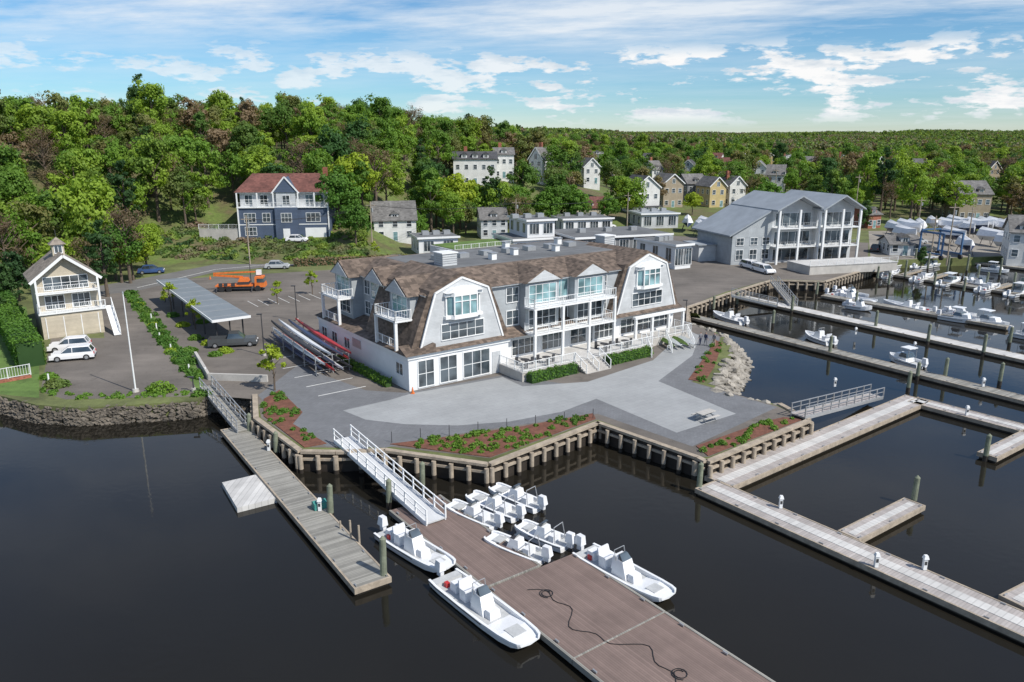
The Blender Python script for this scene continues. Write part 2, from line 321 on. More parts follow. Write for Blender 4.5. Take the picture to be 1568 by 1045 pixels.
for i in range(8):
    a=G(395+i*16,470-i*2); t.beam('l|paint_line',(a[0],a[1],.014),(a[0]-3,a[1]+4.2,.014),.1,.01)
t.done()
beds={'a':[(404,612),(428,598),(463,632),(448,650),(500,680),(466,686),(404,638)],'b':[(597,681),(700,668),(800,654),(908,634),(912,642),(750,701)],'c':[(1066,684),(1172,646),(1200,640),(1229,643),(1084,699)],'d':[(1054,582),(1070,560),(1096,522),(1106,526),(1094,562),(1078,586)]}
for k_,v_ in beds.items():
    t=T('mulch_bed',single=True); t.ext('m|mulch',gp(v_),0,.07); t.done()
    shrubs('garden_shrubs',gp(v_),{'a':34,'b':105,'c':30,'d':24}[k_],.33,.14,70,'leaf_green' if k_!='b' else 'leaf_wood',.05)
VERGE=[(185,443),(205,447),(300,560),(318,606),(300,607),(298,590),(232,512)]
for px in (VERGE,[(-300,640),(0,604),(60,610),(60,560),(40,470),(-400,470)]):
    sheet('grass_verge',px,.006,'lawn')
shrubs('verge_planting',gp(VERGE),90,.6,.2,80,'leaf_green'); shrubs('verge_planting',gp(VERGE),50,.5,.2,70,'leaf_wood'); shrubs('seawall_weeds',gp([(62,604),(120,613),(300,607),(300,600),(120,606),(66,596)]),50,.3,.15,40,'leaf_green')
# ---------------------------------------------------------------- bulkhead and stone edges
def bulkhead(idx,name='timber_bulkhead'):
    t=T(name,single=True)
    for a,b_ in zip(idx[:-1],idx[1:]):
        p=Vector((*SH[a],0));q=Vector((*SH[b_],0)); d=(q-p).normalized(); nn=Vector((d.y,-d.x,0))
        t.beam('cap|timber_pile',p+nn*.1+Vector((0,0,.06)),q+nn*.1+Vector((0,0,.06)),.5,.22)
        t.beam('wall|wet_timber',p+nn*.04+Vector((0,0,-1.3)),q+nn*.04+Vector((0,0,-1.3)),.12,2.5)
        t.beam('waler|timber_pile',p+nn*.22+Vector((0,0,-.55)),q+nn*.22+Vector((0,0,-.55)),.2,.2)
        L=(q-p).length; n=int(L/1.35)
        for i in range(n+1):
            c=p+d*(i*L/max(n,1))+nn*.42; t.cyl('piles|timber_pile',(c.x,c.y,-1.35),(c.x,c.y,-.12-random.random()*.05),.2,.19,10); t.cyl('pile_foot|wet_timber',(c.x,c.y,-3),(c.x,c.y,-1.35),.2,.2,10)
    t.done()
bulkhead([6,7,8,9,10,11,12,13,14,15,16]); bulkhead([22,23,24,25,26,27,28])
def rocks(name,line,n,w,z0,z1,r0=.35,r1=.9,m='rock'):
    bm=bmesh.new(); L=[Vector(p) for p in line]; Ls=[(b_-a).length for a,b_ in zip(L[:-1],L[1:])]
    for i in range(n):
        k=random.choices(range(len(Ls)),Ls)[0]; p=L[k].lerp(L[k+1],random.random()); d=(L[k+1]-L[k]).normalized(); nn=Vector((d.y,-d.x)); o=random.random()
        c=p+nn*(o*w-.2); z=z1+(z0-z1)*o; r=random.uniform(r0,r1)
        res=bmesh.ops.create_icosphere(bm,subdivisions=1,radius=r,matrix=Matrix.Translation((c.x,c.y,z))@Matrix.Rotation(random.random()*6,4,'Z')@Matrix.Diagonal((1.2,.8,.55,1)))
        for v in res['verts']: v.co+=Vector((random.uniform(-1,1),random.uniform(-1,1),random.uniform(-1,1)))*r*.2
    me=bpy.data.meshes.new(name); bm.to_mesh(me); me.materials.append(M[m]); obj(name,me,(0,0,0))
rocks('riprap_rocks',SH[16:23],520,2.4,-1.9,.0,.2,.75)
rocks('stone_seawall',SH[1:7],1500,.6,-2.0,-.12,.16,.38,'wall_stone')
# ---------------------------------------------------------------- main club building
O=G(627,600); YW=math.atan2(.592,.806)
b=T('yacht_club_building',(O[0],O[1],0),YW)
b.box('ground_floor|white_wall',0,12.5,0,23,0,3.8); b.box('ground_floor|white_wall',12.5,40,.8,23,0,3.8)
b.box('fascia|white',-.15,12.65,-.15,.0,3.35,3.8); b.box('fascia|white',-.15,0,0,23.1,3.35,3.8); b.box('fascia|white',12.65,40.1,.62,.8,3.35,3.8)
b.prx('skirt_roof|brown_shingle',[(-.45,3.8),(1.2,4.6),(1.2,3.8)],-.45,40.3)
b.pry('skirt_roof|brown_shingle',[(-.45,3.81),(3.0,4.7),(3.0,3.81)],-.44,23.2)
b.box('upper_walls|gray_siding',3,38.8,1.3,21.5,3.8,9.5)
b.frus('main_roof|brown_shingle',(2.5,39.3,.8,22),9.5,(6.0,36,5,17.5),11.1)
b.frus('roof_deck|flat_roof',(6.6,35.4,5.6,17),11.1,(6.7,35.3,5.7,16.9),11.15)
b.box('eave_trim|white',2.6,39.2,.9,21.9,9.36,9.5)
for cx in (6.7,34.3):
    pr=[(-6.1,4.15),(-4.85,7.3),(-3.7,10.0),(0,11.55),(3.7,10.0),(4.85,7.3),(6.1,4.15)]
    b.pry('gambrel_roof|brown_shingle',[(cx+x,z) for x,z in pr],.5,11)
    pi=[(-5.2,4.0),(-4.15,7.2),(-3.25,9.75),(0,11.1),(3.25,9.75),(4.15,7.2),(5.2,4.0)]
    b.pry('gambrel_wall|lightgray_siding',[(cx+x,z) for x,z in pi],.2,.5)
    for (x0,z0),(x1,z1) in zip(pi[:-1],pi[1:]): b.beam('rake_trim|white',(cx+x0,.16,z0),(cx+x1,.16,z1),.12,.2)
    b.box('window_bay|white',cx-2.3,cx+2.3,-.25,.2,6.95,7.25); b.box('window_bay|white',cx-2.3,cx+2.3,-.2,.2,9.3,9.6)
    b.ext('window_bay|white',[(cx-2.1,.2),(cx-1.4,-.55),(cx+1.4,-.55),(cx+2.1,.2)],6.9,7.35); b.ext('window_bay|white',[(cx-2.1,.2),(cx-1.4,-.55),(cx+1.4,-.55),(cx+2.1,.2)],9.3,9.7)
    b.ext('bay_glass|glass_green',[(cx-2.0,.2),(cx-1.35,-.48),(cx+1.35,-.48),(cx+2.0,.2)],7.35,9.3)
    for x in (-1.4,-.5,.5,1.4): b.box('window_bay|white',cx+x-.07,cx+x+.07,-.56,-.44,7.3,9.35)
    for x in (-2.05,2.05): b.box('window_bay|white',cx+x-.08,cx+x+.08,.02,.2,7.3,9.35)
    b.box('window_bay|white',cx-1.4,cx+1.4,-.57,-.47,8.7,8.78)
    b.pry('window_bay|white',[(cx-2.3,9.7),(cx-1.5,10.1),(cx,10.25),(cx+1.5,10.1),(cx+2.3,9.7)],-.5,.2)
    b.win('F',.2,cx-2.6,cx+2.6,4.75,6.35,5,2)
b.win('F',1.3,13.2,14.8,4.8,6.4,2,2); b.win('F',1.3,13.2,14.8,7.4,9.0,2,2)
b.win('F',1.3,27.2,28.2,7.4,9.0,1,2); b.win('F',1.3,27.2,28.2,4.8,6.4,1,2)
for x0 in (15,22.2):
    b.box('bay_walls|gray_siding',x0,x0+4.8,.2,1.3,4.2,9.6); b.pry('bay_roof|brown_shingle',[(x0-.35,9.55),(x0+2.4,11.1),(x0+5.15,9.55)],-.15,7)
    b.pry('bay_gable|lightgray_siding',[(x0,9.6),(x0+2.4,10.85),(x0+4.8,9.6)],-.19,-.16)
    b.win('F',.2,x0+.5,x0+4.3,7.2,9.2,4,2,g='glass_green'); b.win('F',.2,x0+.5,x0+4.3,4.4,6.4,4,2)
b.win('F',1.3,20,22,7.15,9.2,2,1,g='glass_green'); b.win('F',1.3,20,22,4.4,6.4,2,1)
for z in (4.05,6.95):
    b.box('balcony_slab|white',14.8,27.2,-1.7,.2,z-.18,z)
    b.rail('balcony_rail|white',(14.9,-1.6,z),(27.1,-1.6,z),1.0,2.0,.3); b.rail('balcony_rail|white',(14.9,-1.6,z),(14.9,.2,z),1.,2,.3); b.rail('balcony_rail|white',(27.1,-1.6,z),(27.1,.2,z),1.,2,.3)
for x in (15,19,23,27): b.box('balcony_posts|white',x-.14,x+.14,-1.72,-1.44,0,6.95)
for y0,y1,ext in ((2.2,6.6,1.0),(9.3,13.7,2.0),(16.2,20.8,1.0)):
    b.box('side_bay|gray_siding',ext+.6,3,y0,y1,4.2,9.4); b.prx('side_gable_roof|brown_shingle',[(y0-.4,9.35),((y0+y1)/2,11.1),(y1+.4,9.35)],ext+.1,9)
    b.prx('side_gable_wall|lightgray_siding',[(y0,9.4),((y0+y1)/2,10.85),(y1,9.4)],ext+.02,ext+.1)
    b.win('L',ext+.6,y0+.6,y1-.6,7.3,9.1,3,2,g='glass_green'); b.win('L',ext+.6,y0+.6,y1-.6,4.9,6.5,3,2)
    if ext<1.5:
        b.box('side_balcony|white',-.3,1.7,y0-.2,y1+.2,6.8,7.0); b.rail('side_balcony|white',(-.2,y0-.1,7.),(-.2,y1+.1,7.),1.,1.6,.3); b.rail('side_balcony|white',(-.2,y0-.1,7.),(1.6,y0-.1,7.),1.,1.6,.3); b.rail('side_balcony|white',(-.2,y1+.1,7.),(1.6,y1+.1,7.),1.,1.6,.3)
        for yy in (y0,y1): b.box('side_posts|white',-.3,0,yy-.13,yy+.13,3.8,7.0)
        b.rail('side_balcony|white',(-.2,y0-.1,4.1),(-.2,y1+.1,4.1),.9,1.6,.3)
for y0 in (7.2,14.2): b.win('L',3,y0,y0+1.4,7.4,9.,2,2); b.win('L',3,y0,y0+1.4,5.,6.5,2,2)
for y0 in (1.2,14,17.5,20.5): b.win('L',0,y0,y0+1.4,1.4,2.6,2,1,g='glass')
b.box('louvre|metal',-.05,0,11,13.2,2.0,3.0)
for a,c,nx in ((1.1,2.9,2),(3.7,5.7,2),(6.6,9.9,3)): b.win('F',0,a,c,.25,3.0,nx,2,t=.1)
b.box('door_panel|lightgray_siding',10.3,11.4,-.05,0,.05,2.5)
for a,c,nx in ((13.6,17,4),(17.9,21.2,4),(22.2,24.6,2),(26,29.2,4),(30.4,39.3,9)): b.win('F',.8,a,c,1.35,3.1,nx,2,t=.1)
b.box('entrance|glass',24.9,25.7,.74,.8,1.,3.2)
b.win('R',40,3,9,1.2,3,5,2)
for y0 in (3,9,15): b.win('R',38.8,y0,y0+3,7.2,9,3,2); b.win('R',38.8,y0,y0+3,4.8,6.4,3,2)
b.box('terrace|concrete',11.2,31,-4.3,.8,0,.95); b.box('terrace_top|dock_pale',11.15,31.05,-4.35,.82,.95,1.02)
b.box('terrace|concrete',31,40.2,-2.4,.8,0,.9)
for i in range(6): b.box('stairs|concrete',18.6,22.2,-4.35-.32*(i+1),-4.35,0,.85-.16*i+.003)
for p,q in (((11.3,-4.2,1.02),(18.5,-4.2,1.02)),((22.3,-4.2,1.02),(30.9,-4.2,1.02)),((11.3,-4.2,1.02),(11.3,0,1.02)),((31,-2.3,.9),(40.1,-2.3,.9)),((40.1,-2.3,.9),(40.1,.6,.9))): b.rail('terrace_rail|white',p,q,1.,1.6,.22)
for x in (18.6,20.4,22.2): b.rail('stair_rail|white',(x,-4.3,1.),(x,-6.2,0.05),1.,1.,0)
for x in (31.3,34.2,37.2,39.9): b.box('porch_columns|white',x-.15,x+.15,-1.1,-.8,.9,3.5)
b.box('porch_beam|white',31,40.1,-1.2,-.7,3.4,3.7)
for x in (31.5,35,39): b.rail('ramp_rail|white',(x,-2.6,.9),(x-2.5,-6.,.05),1.,1.2,.3)
for x,y in ((13,-2.4),(15.5,-3),(24.5,-2.6),(27.5,-3)):
    b.cyl('terrace_table|dark_metal',(x,y,1.02),(x,y,1.72),.05); b.cyl('terrace_table|dark_metal',(x,y,1.72),(x,y,1.76),.5,.5,14)
    for k_ in range(3): a_=k_*2.1; b.box('terrace_chair|dark_metal',x+.8*math.cos(a_)-.2,x+.8*math.cos(a_)+.2,y+.8*math.sin(a_)-.2,y+.8*math.sin(a_)+.2,1.42,1.48); b.box('terrace_chair|dark_metal',x+1.*math.cos(a_)-.2,x+1.*math.cos(a_)+.2,y+1.*math.sin(a_)-.03,y+1.*math.sin(a_)+.03,1.02,1.9)
def cup(x,y,w,h):
    b.box('roof_box|lightgray_siding',x-w,x+w,y-w,y+w,10.8,11.3+h); b.box('roof_box_cap|white',x-w-.12,x+w+.12,y-w-.12,y+w+.12,11.3+h,11.42+h)
    for i in range(4): b.box('roof_box_louvres|metal',x-w-.03,x+w+.03,y-w-.03,y+w+.03,11.4+i*.25,11.47+i*.25)
for a in ((9.5,8,.95,1.2),(35.5,9.5,.9,1.1)): cup(*a)
for a in ((12.5,14),(20.3,9.5),(26.5,9),(31,14),(23,15),(16,8)): b.box('chimney|white',a[0]-.35,a[0]+.35,a[1]-.4,a[1]+.4,11,11.9); b.box('chimney_cap|metal',a[0]-.45,a[0]+.45,a[1]-.5,a[1]+.5,11.9,12.0)
for i in range(7): b.box('roof_units|metal',10+i*3.4,11.3+i*3.4,11,12.2,11.15,11.7)
b.done()
def L2W(x,y,z=0): c,s=math.cos(YW),math.sin(YW); return (O[0]+x*c-y*s,O[1]+x*s+y*c,z)
hedge('terrace_hedge',L2W(11.6,-5),L2W(18,-5),1.0,1.0); hedge('terrace_hedge',L2W(22.8,-5),L2W(29.8,-5),1.0,1.0)
hedge('foundation_hedge',L2W(-1,2.5),L2W(-1,15),.8,.7)
hedge('driveway_hedge',G(2,475),G(50,562),2.6,2.8,0,'leaf_green',40,.22)
# ---------------------------------------------------------------- houses
HS=[]
def house(name,u,v,wpx,d,he,hr,yaw=20,wall='white_siding',roof='gray_shingle',fl=2,nx=3,gable=True,chim=False,porch=False,zoff=0):
    p=GT(u,v); sc=p[1]*CP/F*1.02; w=wpx*sc*math.cos(math.radians(yaw))
    h=T(name,(p[0],p[1],p[2]+zoff),math.radians(yaw)); x0,x1=-w/2,w/2
    h.box('walls|'+wall,x0,x1,0,d,-4,he)
    if gable:
        h.pry('gable_walls|'+wall,[(x0,he),(0,hr-.2),(x1,he)],.0,d)
        for s_ in (-1,1): h.slope('roof|'+roof,(s_*(w/2+.4),-.4,he-.25),(0,-.4,hr),(0,d+.4,hr),(s_*(w/2+.4),d+.4,he-.25),.2); h.beam('rake|white',(s_*(w/2+.4),-.43,he-.15),(0,-.43,hr+.1),.06,.3)
        h.win('F',0,-.5,.5,he+.1,he+(hr-he)*.5,2,1)
    else:
        h.prx('gable_walls|'+wall,[(0,he),(d/2,hr-.2),(d,he)],x0,x1)
        for a,b_ in ((-.4,d/2),(d+.4,d/2)): h.slope('roof|'+roof,(x0-.4,a,he-.25),(x1+.4,a,he-.25),(x1+.4,b_,hr),(x0-.4,b_,hr),.2)
        for i in range(max(1,nx-2)):
            cx=x0+w*(i+1)/(max(1,nx-2)+1); h.box('dormer|'+wall,cx-.9,cx+.9,.6,d/2,he-.1,he+1.4); h.pry('dormer_roof|'+roof,[(cx-1.15,he+1.35),(cx,he+2.1),(cx+1.15,he+1.35)],.35,d/2); h.win('F',.6,cx-.5,cx+.5,he+.3,he+1.2,2,1)
    for f in range(fl):
        z=.9+f*(he/fl)
        for i in range(nx):
            c=x0+w*(i+.5)/nx
            if f==0 and i==nx//2: h.win('F',0,c-.5,c+.5,.1,2.2,1,1,g='glass_green')
            else: h.win('F',0,c-.55,c+.55,z,z+1.4,1,2)
        for i in range(3):
            c=d*(i+.5)/3
            for sd,ps in (('L',x0),('R',x1)): h.win(sd,ps,c-.5,c+.5,z,z+1.4,1,2)
    if chim: h.box('chimney|brick',x0+w*.25,x0+w*.25+1.1,d*.5,d*.5+1,he,hr+1.8)
    if porch:
        h.box('porch_floor|white',x0,x1,-2,0,.1,.4); h.box('porch_roof|'+roof,x0-.1,x1+.1,-2.2,0,2.7,2.9)
        for i in range(4): c=x0+.15+(w-.3)*i/3; h.box('porch_posts|white',c-.1,c+.1,-1.95,-1.75,.4,2.7)
        h.rail('porch_rail|white',(x0,-1.9,.4),(x1,-1.9,.4),.9,2,.3)
    h.done(); HS.append((p[0],p[1],w*.5+d*.5)); return p
p=GT(437,366); HS.append((p[0]-1,p[1]+6,13)); h=T('blue_house',(p[0],p[1],p[2]),math.radians(6))
h.box('lower_walls|blue_siding',-10,10,0,12,-3,7.0); h.box('upper_walls|lightgray_siding',-9.6,9.6,1.6,12,7.0,10.3)
h.frus('hip_roof|red_shingle',(-10.6,10.6,.6,13),10.3,(-7.5,7.5,6.4,7),14.2); h.box('cornice|white',-10.4,10.4,.8,12.8,10.1,10.3)
h.box('centre_bay|blue_siding',-1.8,3.2,-.6,1.6,0,7); h.box('centre_bay_top|lightgray_siding',-1.4,2.8,.2,1.6,7,10.5)
h.pry('centre_gable|blue_siding',[(-2.0,10.3),(.7,13.6),(3.4,10.3)],.0,6)
for s_ in (-1,1): h.beam('gable_rake|white',(.7+s_*3.,-.1,10.1),(.7,-.1,13.7),.15,.3)
h.box('balcony|white',-10.1,10.1,-.3,1.6,6.9,7.08); h.rail('balcony_rail|white',(-10,-.2,7.1),(10,-.2,7.1),1.,2.,.3)
for x in (-9.9,-5.5,-2,3.4,7,9.9): h.box('balcony_posts|white',x-.13,x+.13,-.25,.05,0 if abs(x)>9 else 7,10.2)
for x in (-8.5,-5.2,4.8,7.2): h.win('F',1.6,x,x+1.6,7.6,9.6,2,2)
h.win('F',.2,0,1.5,7.6,9.6,2,2); h.win('F',0,-8.6,-6.2,3.8,5.7,3,2); h.win('F',0,-8.6,-6.2,.8,2.6,3,2); h.win('F',-.6,-.4,1.8,3.8,5.7,3,2); h.win('F',0,5,8,3.8,5.7,3,2); h.win('F',0,-4.6,-3.0,3.8,5.7,2,2)
h.box('garage_door|white',4.6,9.2,-.06,0,.1,2.4); h.box('front_door|white',-.2,1.3,-.68,-.6,0,2.3); h.box('floor_band|white',-10.05,-1.9,-.05,0,3.1,3.3); h.box('floor_band|white',3.3,10.05,-.05,0,3.1,3.3); h.box('chimney|brick',8.3,9.3,7,8,10,15.5)
h.win('L',-10,2,3.5,4,5.6,2,2);h.win('L',-10,7,8.5,4,5.6,2,2)
h.done()
t=T('terrace_fence',(p[0]-10,p[1]-1,p[2]+2.2),0); t.rail('fence|white',(-9,0,0),(0,0,0),1.1,2,.3); t.box('retaining_wall|concrete',-9,0,.0,.3,-3.5,0); t.done()
house('white_cape_house',606,370,66,9,5,9,12,'white_siding','gray_shingle',2,3,False)
house('white_hillside_house',728,284,66,14,8.5,10.5,4,'white_siding','dark_shingle',2,5,False,True)
house('white_hillside_house',772,278,30,10,8,10,4,'white_siding','gray_shingle',2,3,False,True,False,1)
house('white_cottage',757,366,42,8,5,7.5,10,'lightgray_siding','gray_shingle',2,3,False)
house('gray_gable_house',990,330,46,10,8.5,12,20,'white_siding','dark_shingle',2,3,True,False,True)
house('brown_house',1030,318,34,11,8,11,15,'tan_siding','gray_shingle',2,3,True)
house('red_roof_house',905,338,52,9,3.8,6.5,10,'cream_siding','red_shingle',1,3,False)
house('yellow_gable_house',1098,318,28,10,7,10,15,'yellow_siding','gray_shingle',2,2,True)
house('white_gable_house',1128,316,28,10,7,10,15,'white_siding','gray_shingle',2,2,True,True)
house('gray_house',1066,312,34,9,7,10,15,'darkgray_siding','gray_shingle',2,3,False)
for nm,u,v,w_,wl,rf,ga in (('white_house',906,290,26,'white_siding','gray_shingle',True),('white_house',1160,284,24,'white_siding','gray_shingle',True),('tan_house',1112,276,26,'cream_siding','red_shingle',False),('gray_house',1240,268,28,'white_siding','gray_shingle',False),('white_house',1208,264,20,'white_siding','gray_shingle',True),('white_house',820,280,26,'white_siding','gray_shingle',True),('tan_house',942,280,24,'tan_siding','dark_shingle',False),('white_house',1006,286,22,'white_siding','gray_shingle',False),('gray_house',1052,278,22,'lightgray_siding','dark_shingle',True),('white_house',1184,302,28,'white_siding','gray_shingle',False),('brick_house',1290,268,22,'brick','gray_shingle',True),('white_house',875,268,20,'white_siding','gray_shingle',True),('tan_house',1400,282,26,'cream_siding','gray_shingle',False),('gray_house',1345,272,22,'lightgray_siding','dark_shingle',True),
    ('white_house',1095,262,16,'white_siding','red_shingle',False),('yellow_house',1178,262,18,'yellow_siding','gray_shingle',True),('white_house',1262,259,17,'white_siding','dark_shingle',False),('tan_house',1140,260,17,'tan_siding','gray_shingle',True),('white_house',1445,268,20,'white_siding','gray_shingle',True),('brick_house',990,264,18,'brick','dark_shingle',False),('white_house',1320,262,18,'white_siding','gray_shingle',False),('white_house',915,262,18,'white_siding','gray_shingle',False),('tan_house',1520,286,24,'tan_siding','dark_shingle',True)):
    house(nm,u,v,w_,random.uniform(8,11),random.uniform(5.5,7.5),random.uniform(8.6,10.6),random.uniform(-35,40),wl,rf,2,2,ga,random.random()<.4,False,2)
house('white_house',1562,400,40,10,6,9,-25,'white_siding','gray_shingle',2,2,False)
house('brick_shop',1338,350,26,12,4,6,20,'brick','gray_shingle',1,3,False)
house('tan_boatyard_house',1490,338,46,12,8,11.5,-5,'tan_siding','gray_shingle',2,4,False)
house('low_boatyard_shed',1385,392,46,7,2.6,4.,-5,'lightgray_siding','gray_shingle',1,3,False)
p=G(68,521); h=T('boathouse_with_cupola',(p[0],p[1],0),YW)
h.box('base_walls|cream_siding',0,7.0,0,9,0,3.2); h.box('mid_walls|cream_siding',0,7.0,1.6,9,3.2,7.6)
h.pry('gable_wall|cream_siding',[(0,7.6),(3.5,10.1),(7.0,7.6)],1.6,9)
for s_ in (-1,1): h.slope('roof|cedar',(3.5+s_*4.1,.7,7.1),(3.5,.7,10.3),(3.5,9.6,10.3),(3.5+s_*4.1,9.6,7.1)); h.beam('rake|white',(3.5+s_*4.1,.66,7.2),(3.5,.66,10.45),.08,.35)
h.box('deck|white',-.2,7.6,-.2,1.6,3.2,3.4); h.rail('deck_rail|white',(-.1,-.1,3.4),(7.5,-.1,3.4),1.,1.7,.2); h.rail('deck_rail|white',(-.1,-.1,3.4),(-.1,1.6,3.4),1.,1.7,.2)
h.box('deck|white',-.1,7.1,.2,1.6,5.7,5.85); h.rail('deck_rail|white',(0,.25,5.85),(7.0,.25,5.85),.9,1.7,.2)
for x in (0,7.0): h.box('deck_posts|white',x-.12,x+.12,.15,.4,3.4,7.6)
h.win('F',1.6,1,6.,6.1,7.7,5,2); h.win('F',1.6,.9,3.,3.6,5.3,3,2); h.win('F',1.6,4.,6.,3.6,5.3,3,2); h.beam('outside_stair|white',(8.,1,3.3),(8.,-3.2,.1),.8,.18); h.rail('stair_rail|white',(8.4,1,3.4),(8.4,-3.2,.1),1.,1.,.3)
h.box('boat_doors|cream_siding',.5,6.5,-.06,0,.1,2.8)
for x in (.5,2.5,4.5,6.5): h.box('door_trim|white',x-.05,x+.05,-.09,-.06,.1,2.8)
h.box('cupola|cream_siding',2.8,4.2,4.6,6.0,9.8,11.5); h.frus('cupola_roof|cedar',(2.5,4.5,4.3,6.3),11.5,(3.45,3.55,5.25,5.35),12.4); h.cyl('weathervane|dark_metal',(3.5,5.3,12.3),(3.5,5.3,13.4),.04); h.win('F',4.6,3.1,3.9,10.4,11.3,2,1)
h.win('R',7.0,3,4.2,6.1,7.4,2,2);h.win('R',7.0,6,7.2,6.1,7.4,2,2); h.done(); HS.append((p[0],p[1]+8,12))
def flatb(name,u,v,wpx,d,levels,yaw=25,wall='white_wall',roof='flat_roof'):
    p=GT(u,v); sc=p[1]*CP/F*1.02; w=wpx*sc; h=T(name,p,math.radians(yaw)); z=0
    for i,(ins0,ins1,hh) in enumerate(levels):
        x0,x1=-w/2+ins0*w,w/2-ins1*w; h.box('walls|'+wall,x0,x1,i*1.5,d,z-(1 if i==0 else 0),z+hh); h.box('roof|'+roof,x0-.4,x1+.4,i*1.5-.5,d+.4,z+hh,z+hh+.25); h.box('parapet|white',x0-.42,x1+.42,i*1.5-.55,i*1.5-.5,z+hh-.05,z+hh+.4); h.box('parapet|white',x0-.46,x0-.4,i*1.5-.5,d+.4,z+hh-.05,z+hh+.4)
        n=max(2,int((x1-x0)/3.2))
        for j in range(n):
            c=x0+(x1-x0)*(j+.5)/n; h.win('F',i*1.5,c-1.1,c+1.1,z+.8,z+hh-.6,3,1)
        for j in range(3): c=i*1.5+(d-i*1.5)*(j+.5)/3; h.win('L',x0,c-.8,c+.8,z+.9,z+hh-.6,2,1); h.win('R',x1,c-.8,c+.8,z+.9,z+hh-.6,2,1)
        z+=hh+.25
    for j in range(3): h.box('roof_unit|metal',-w*.3+j*w*.28,-w*.3+j*w*.28+1.5,d*.5,d*.5+1.4,z,z+.9)
    h.done(); HS.append((p[0],p[1],w*.6+5))
flatb('modern_white_building',822,394,78,12,[(0,0,3.8),(.35,.05,3.6)],22)
flatb('low_flat_building',672,390,62,9,[(0,0,3.6)],18,'white_wall')
flatb('long_dark_building',955,394,165,16,[(0,0,4.4)],20,'darkgray_siding')
flatb('white_annex_building',1045,412,32,12,[(0,0,4.6)],30)
flatb('white_commercial_building',900,362,80,14,[(0,0,4.4)],15); flatb('white_commercial_building',1010,350,60,12,[(0,0,4.)],12,'lightgray_siding','seam_roof')
p=G(770,398); t=T('green_roof_building',(p[0],p[1],0),YW); t.box('walls|white_wall',-12,12,0,10,0,3); t.box('lawn_roof|lawn',-11.7,11.7,.3,9.7,3,3.15); t.rail('roof_rail|white',(-12,0,3),(12,0,3),1,2,.4)
for i in range(6): t.win('F',0,-11+i*4,-8.4+i*4,.8,2.4,3,1)
t.done(); HS.append((p[0],p[1],18))
p=G(1160,407); h=T('gray_waterfront_building',(p[0],p[1],0),math.radians(16))
h.box('left_wing|gray_siding',-5,4,2,16,0,6); h.slope('left_roof|seam_roof',(-6,1.4,5.8),(4,1.4,11),(4,17,11),(-6,17,5.8),.3)
h.pry('left_gable|gray_siding',[(-5,5.5),(-5,6.1),(4,10.9),(4,5.5)],1.98,16)
for x0,x1,yy in ((4,14,0),(14,23,-1)):
    h.box('tower|lightgray_siding',x0,x1,yy+2.2,16,0,11.2); c=(x0+x1)/2
    h.pry('tower_gable|lightgray_siding',[(x0,11.2),(c,13.4),(x1,11.2)],yy+2.2,16)
    for s_ in (-1,1): e_=c+s_*(x1-x0)*.57; h.slope('tower_roof|seam_roof',(e_,yy-.6,10.8),(c,yy-.6,13.6),(c,17,13.6),(e_,17,10.8),.3)
    for z in (3.6,7.4):
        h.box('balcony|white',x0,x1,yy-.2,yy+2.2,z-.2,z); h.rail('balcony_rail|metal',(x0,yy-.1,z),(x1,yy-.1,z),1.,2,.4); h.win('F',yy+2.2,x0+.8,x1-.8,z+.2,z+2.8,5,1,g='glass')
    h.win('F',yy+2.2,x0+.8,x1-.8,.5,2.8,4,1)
    for x in (x0+.2,c,x1-.2): h.box('posts|white',x-.2,x+.2,yy-.25,yy+.15,0,11.)
for x in (-4,-.8,2): h.win('F',1.98,x,x+1.6,1,3,2,2); h.win('F',1.98,x,x+1.6,4.0,5.4,2,2)
for y in (3,7,11):
    for z in (1,4.5,8.2): h.win('R',23,y,y+2.4,z,z+1.9,2,2)
h.box('entry_wing|lightgray_siding',-9,-5,8,14,0,3.4); h.box('entry_wing_roof|seam_roof',-9.4,-4.9,7.6,14.4,3.4,3.6); h.done(); HS.append((p[0]+6,p[1]+8,20))
t=T('waterfront_terrace',(p[0]+14,p[1]-9,0),math.radians(16)); t.box('wall|concrete',-8,12,0,7,0,1.6); t.box('top|dock_pale',-8.1,12.1,-.1,7,1.6,1.7); t.rail('rail|white',(-8,0,1.7),(12,0,1.7),1,2,.3); t.done()
# ---------------------------------------------------------------- docks
def dock(name,a,c,w,mt='dock_tan',h=-1.15,th=.35,stripe=None,edge='timber_pile'):
    p=Vector(G(*a,h));q=Vector(G(*c,h)); L=(q-p).length; yaw=math.atan2(q.y-p.y,q.x-p.x)
    t=T(name,(p.x,p.y,0),yaw); t.box('deck|'+mt,0,L,-w/2,w/2,h-.08,h); t.box('floats|wet_timber',.1,L-.1,-w/2+.1,w/2-.1,h-.75,h-.12)
    for s_ in (-1,1): t.box('fender|'+edge,0,L,s_*w/2-.06,s_*w/2+.06,h-th,h+.03)
    for x in (0,L): t.box('fender_end|'+edge,x-.06,x+.06,-w/2-.065,w/2+.065,h-th,h+.035)
    if stripe: t.box('utility_strip|'+stripe,.3,L-.3,-w*.16,w*.16,h,h+.03)
    n=int(L/3.2)
    for i in range(n+1):
        for s_ in (-1,1): x=.3+(L-.6)*i/max(n,1); t.box('cleats|metal',x-.15,x+.15,s_*(w/2-.15)-.03,s_*(w/2-.15)+.03,h+.03,h+.1)
    t.done(); return p,q
dock('timber_dock',(358,655),(571,893),2.3,'dock_gray')
t=T('float_dock',single=True); q=gp([(340,739),(400,725),(426,762),(363,778)],-1.3); t.ext('d|dock_pale',q,-2,-1.3); t.done()
D=G(597,782,-1.2); t=T('floating_dock',(D[0],D[1],0),YW)
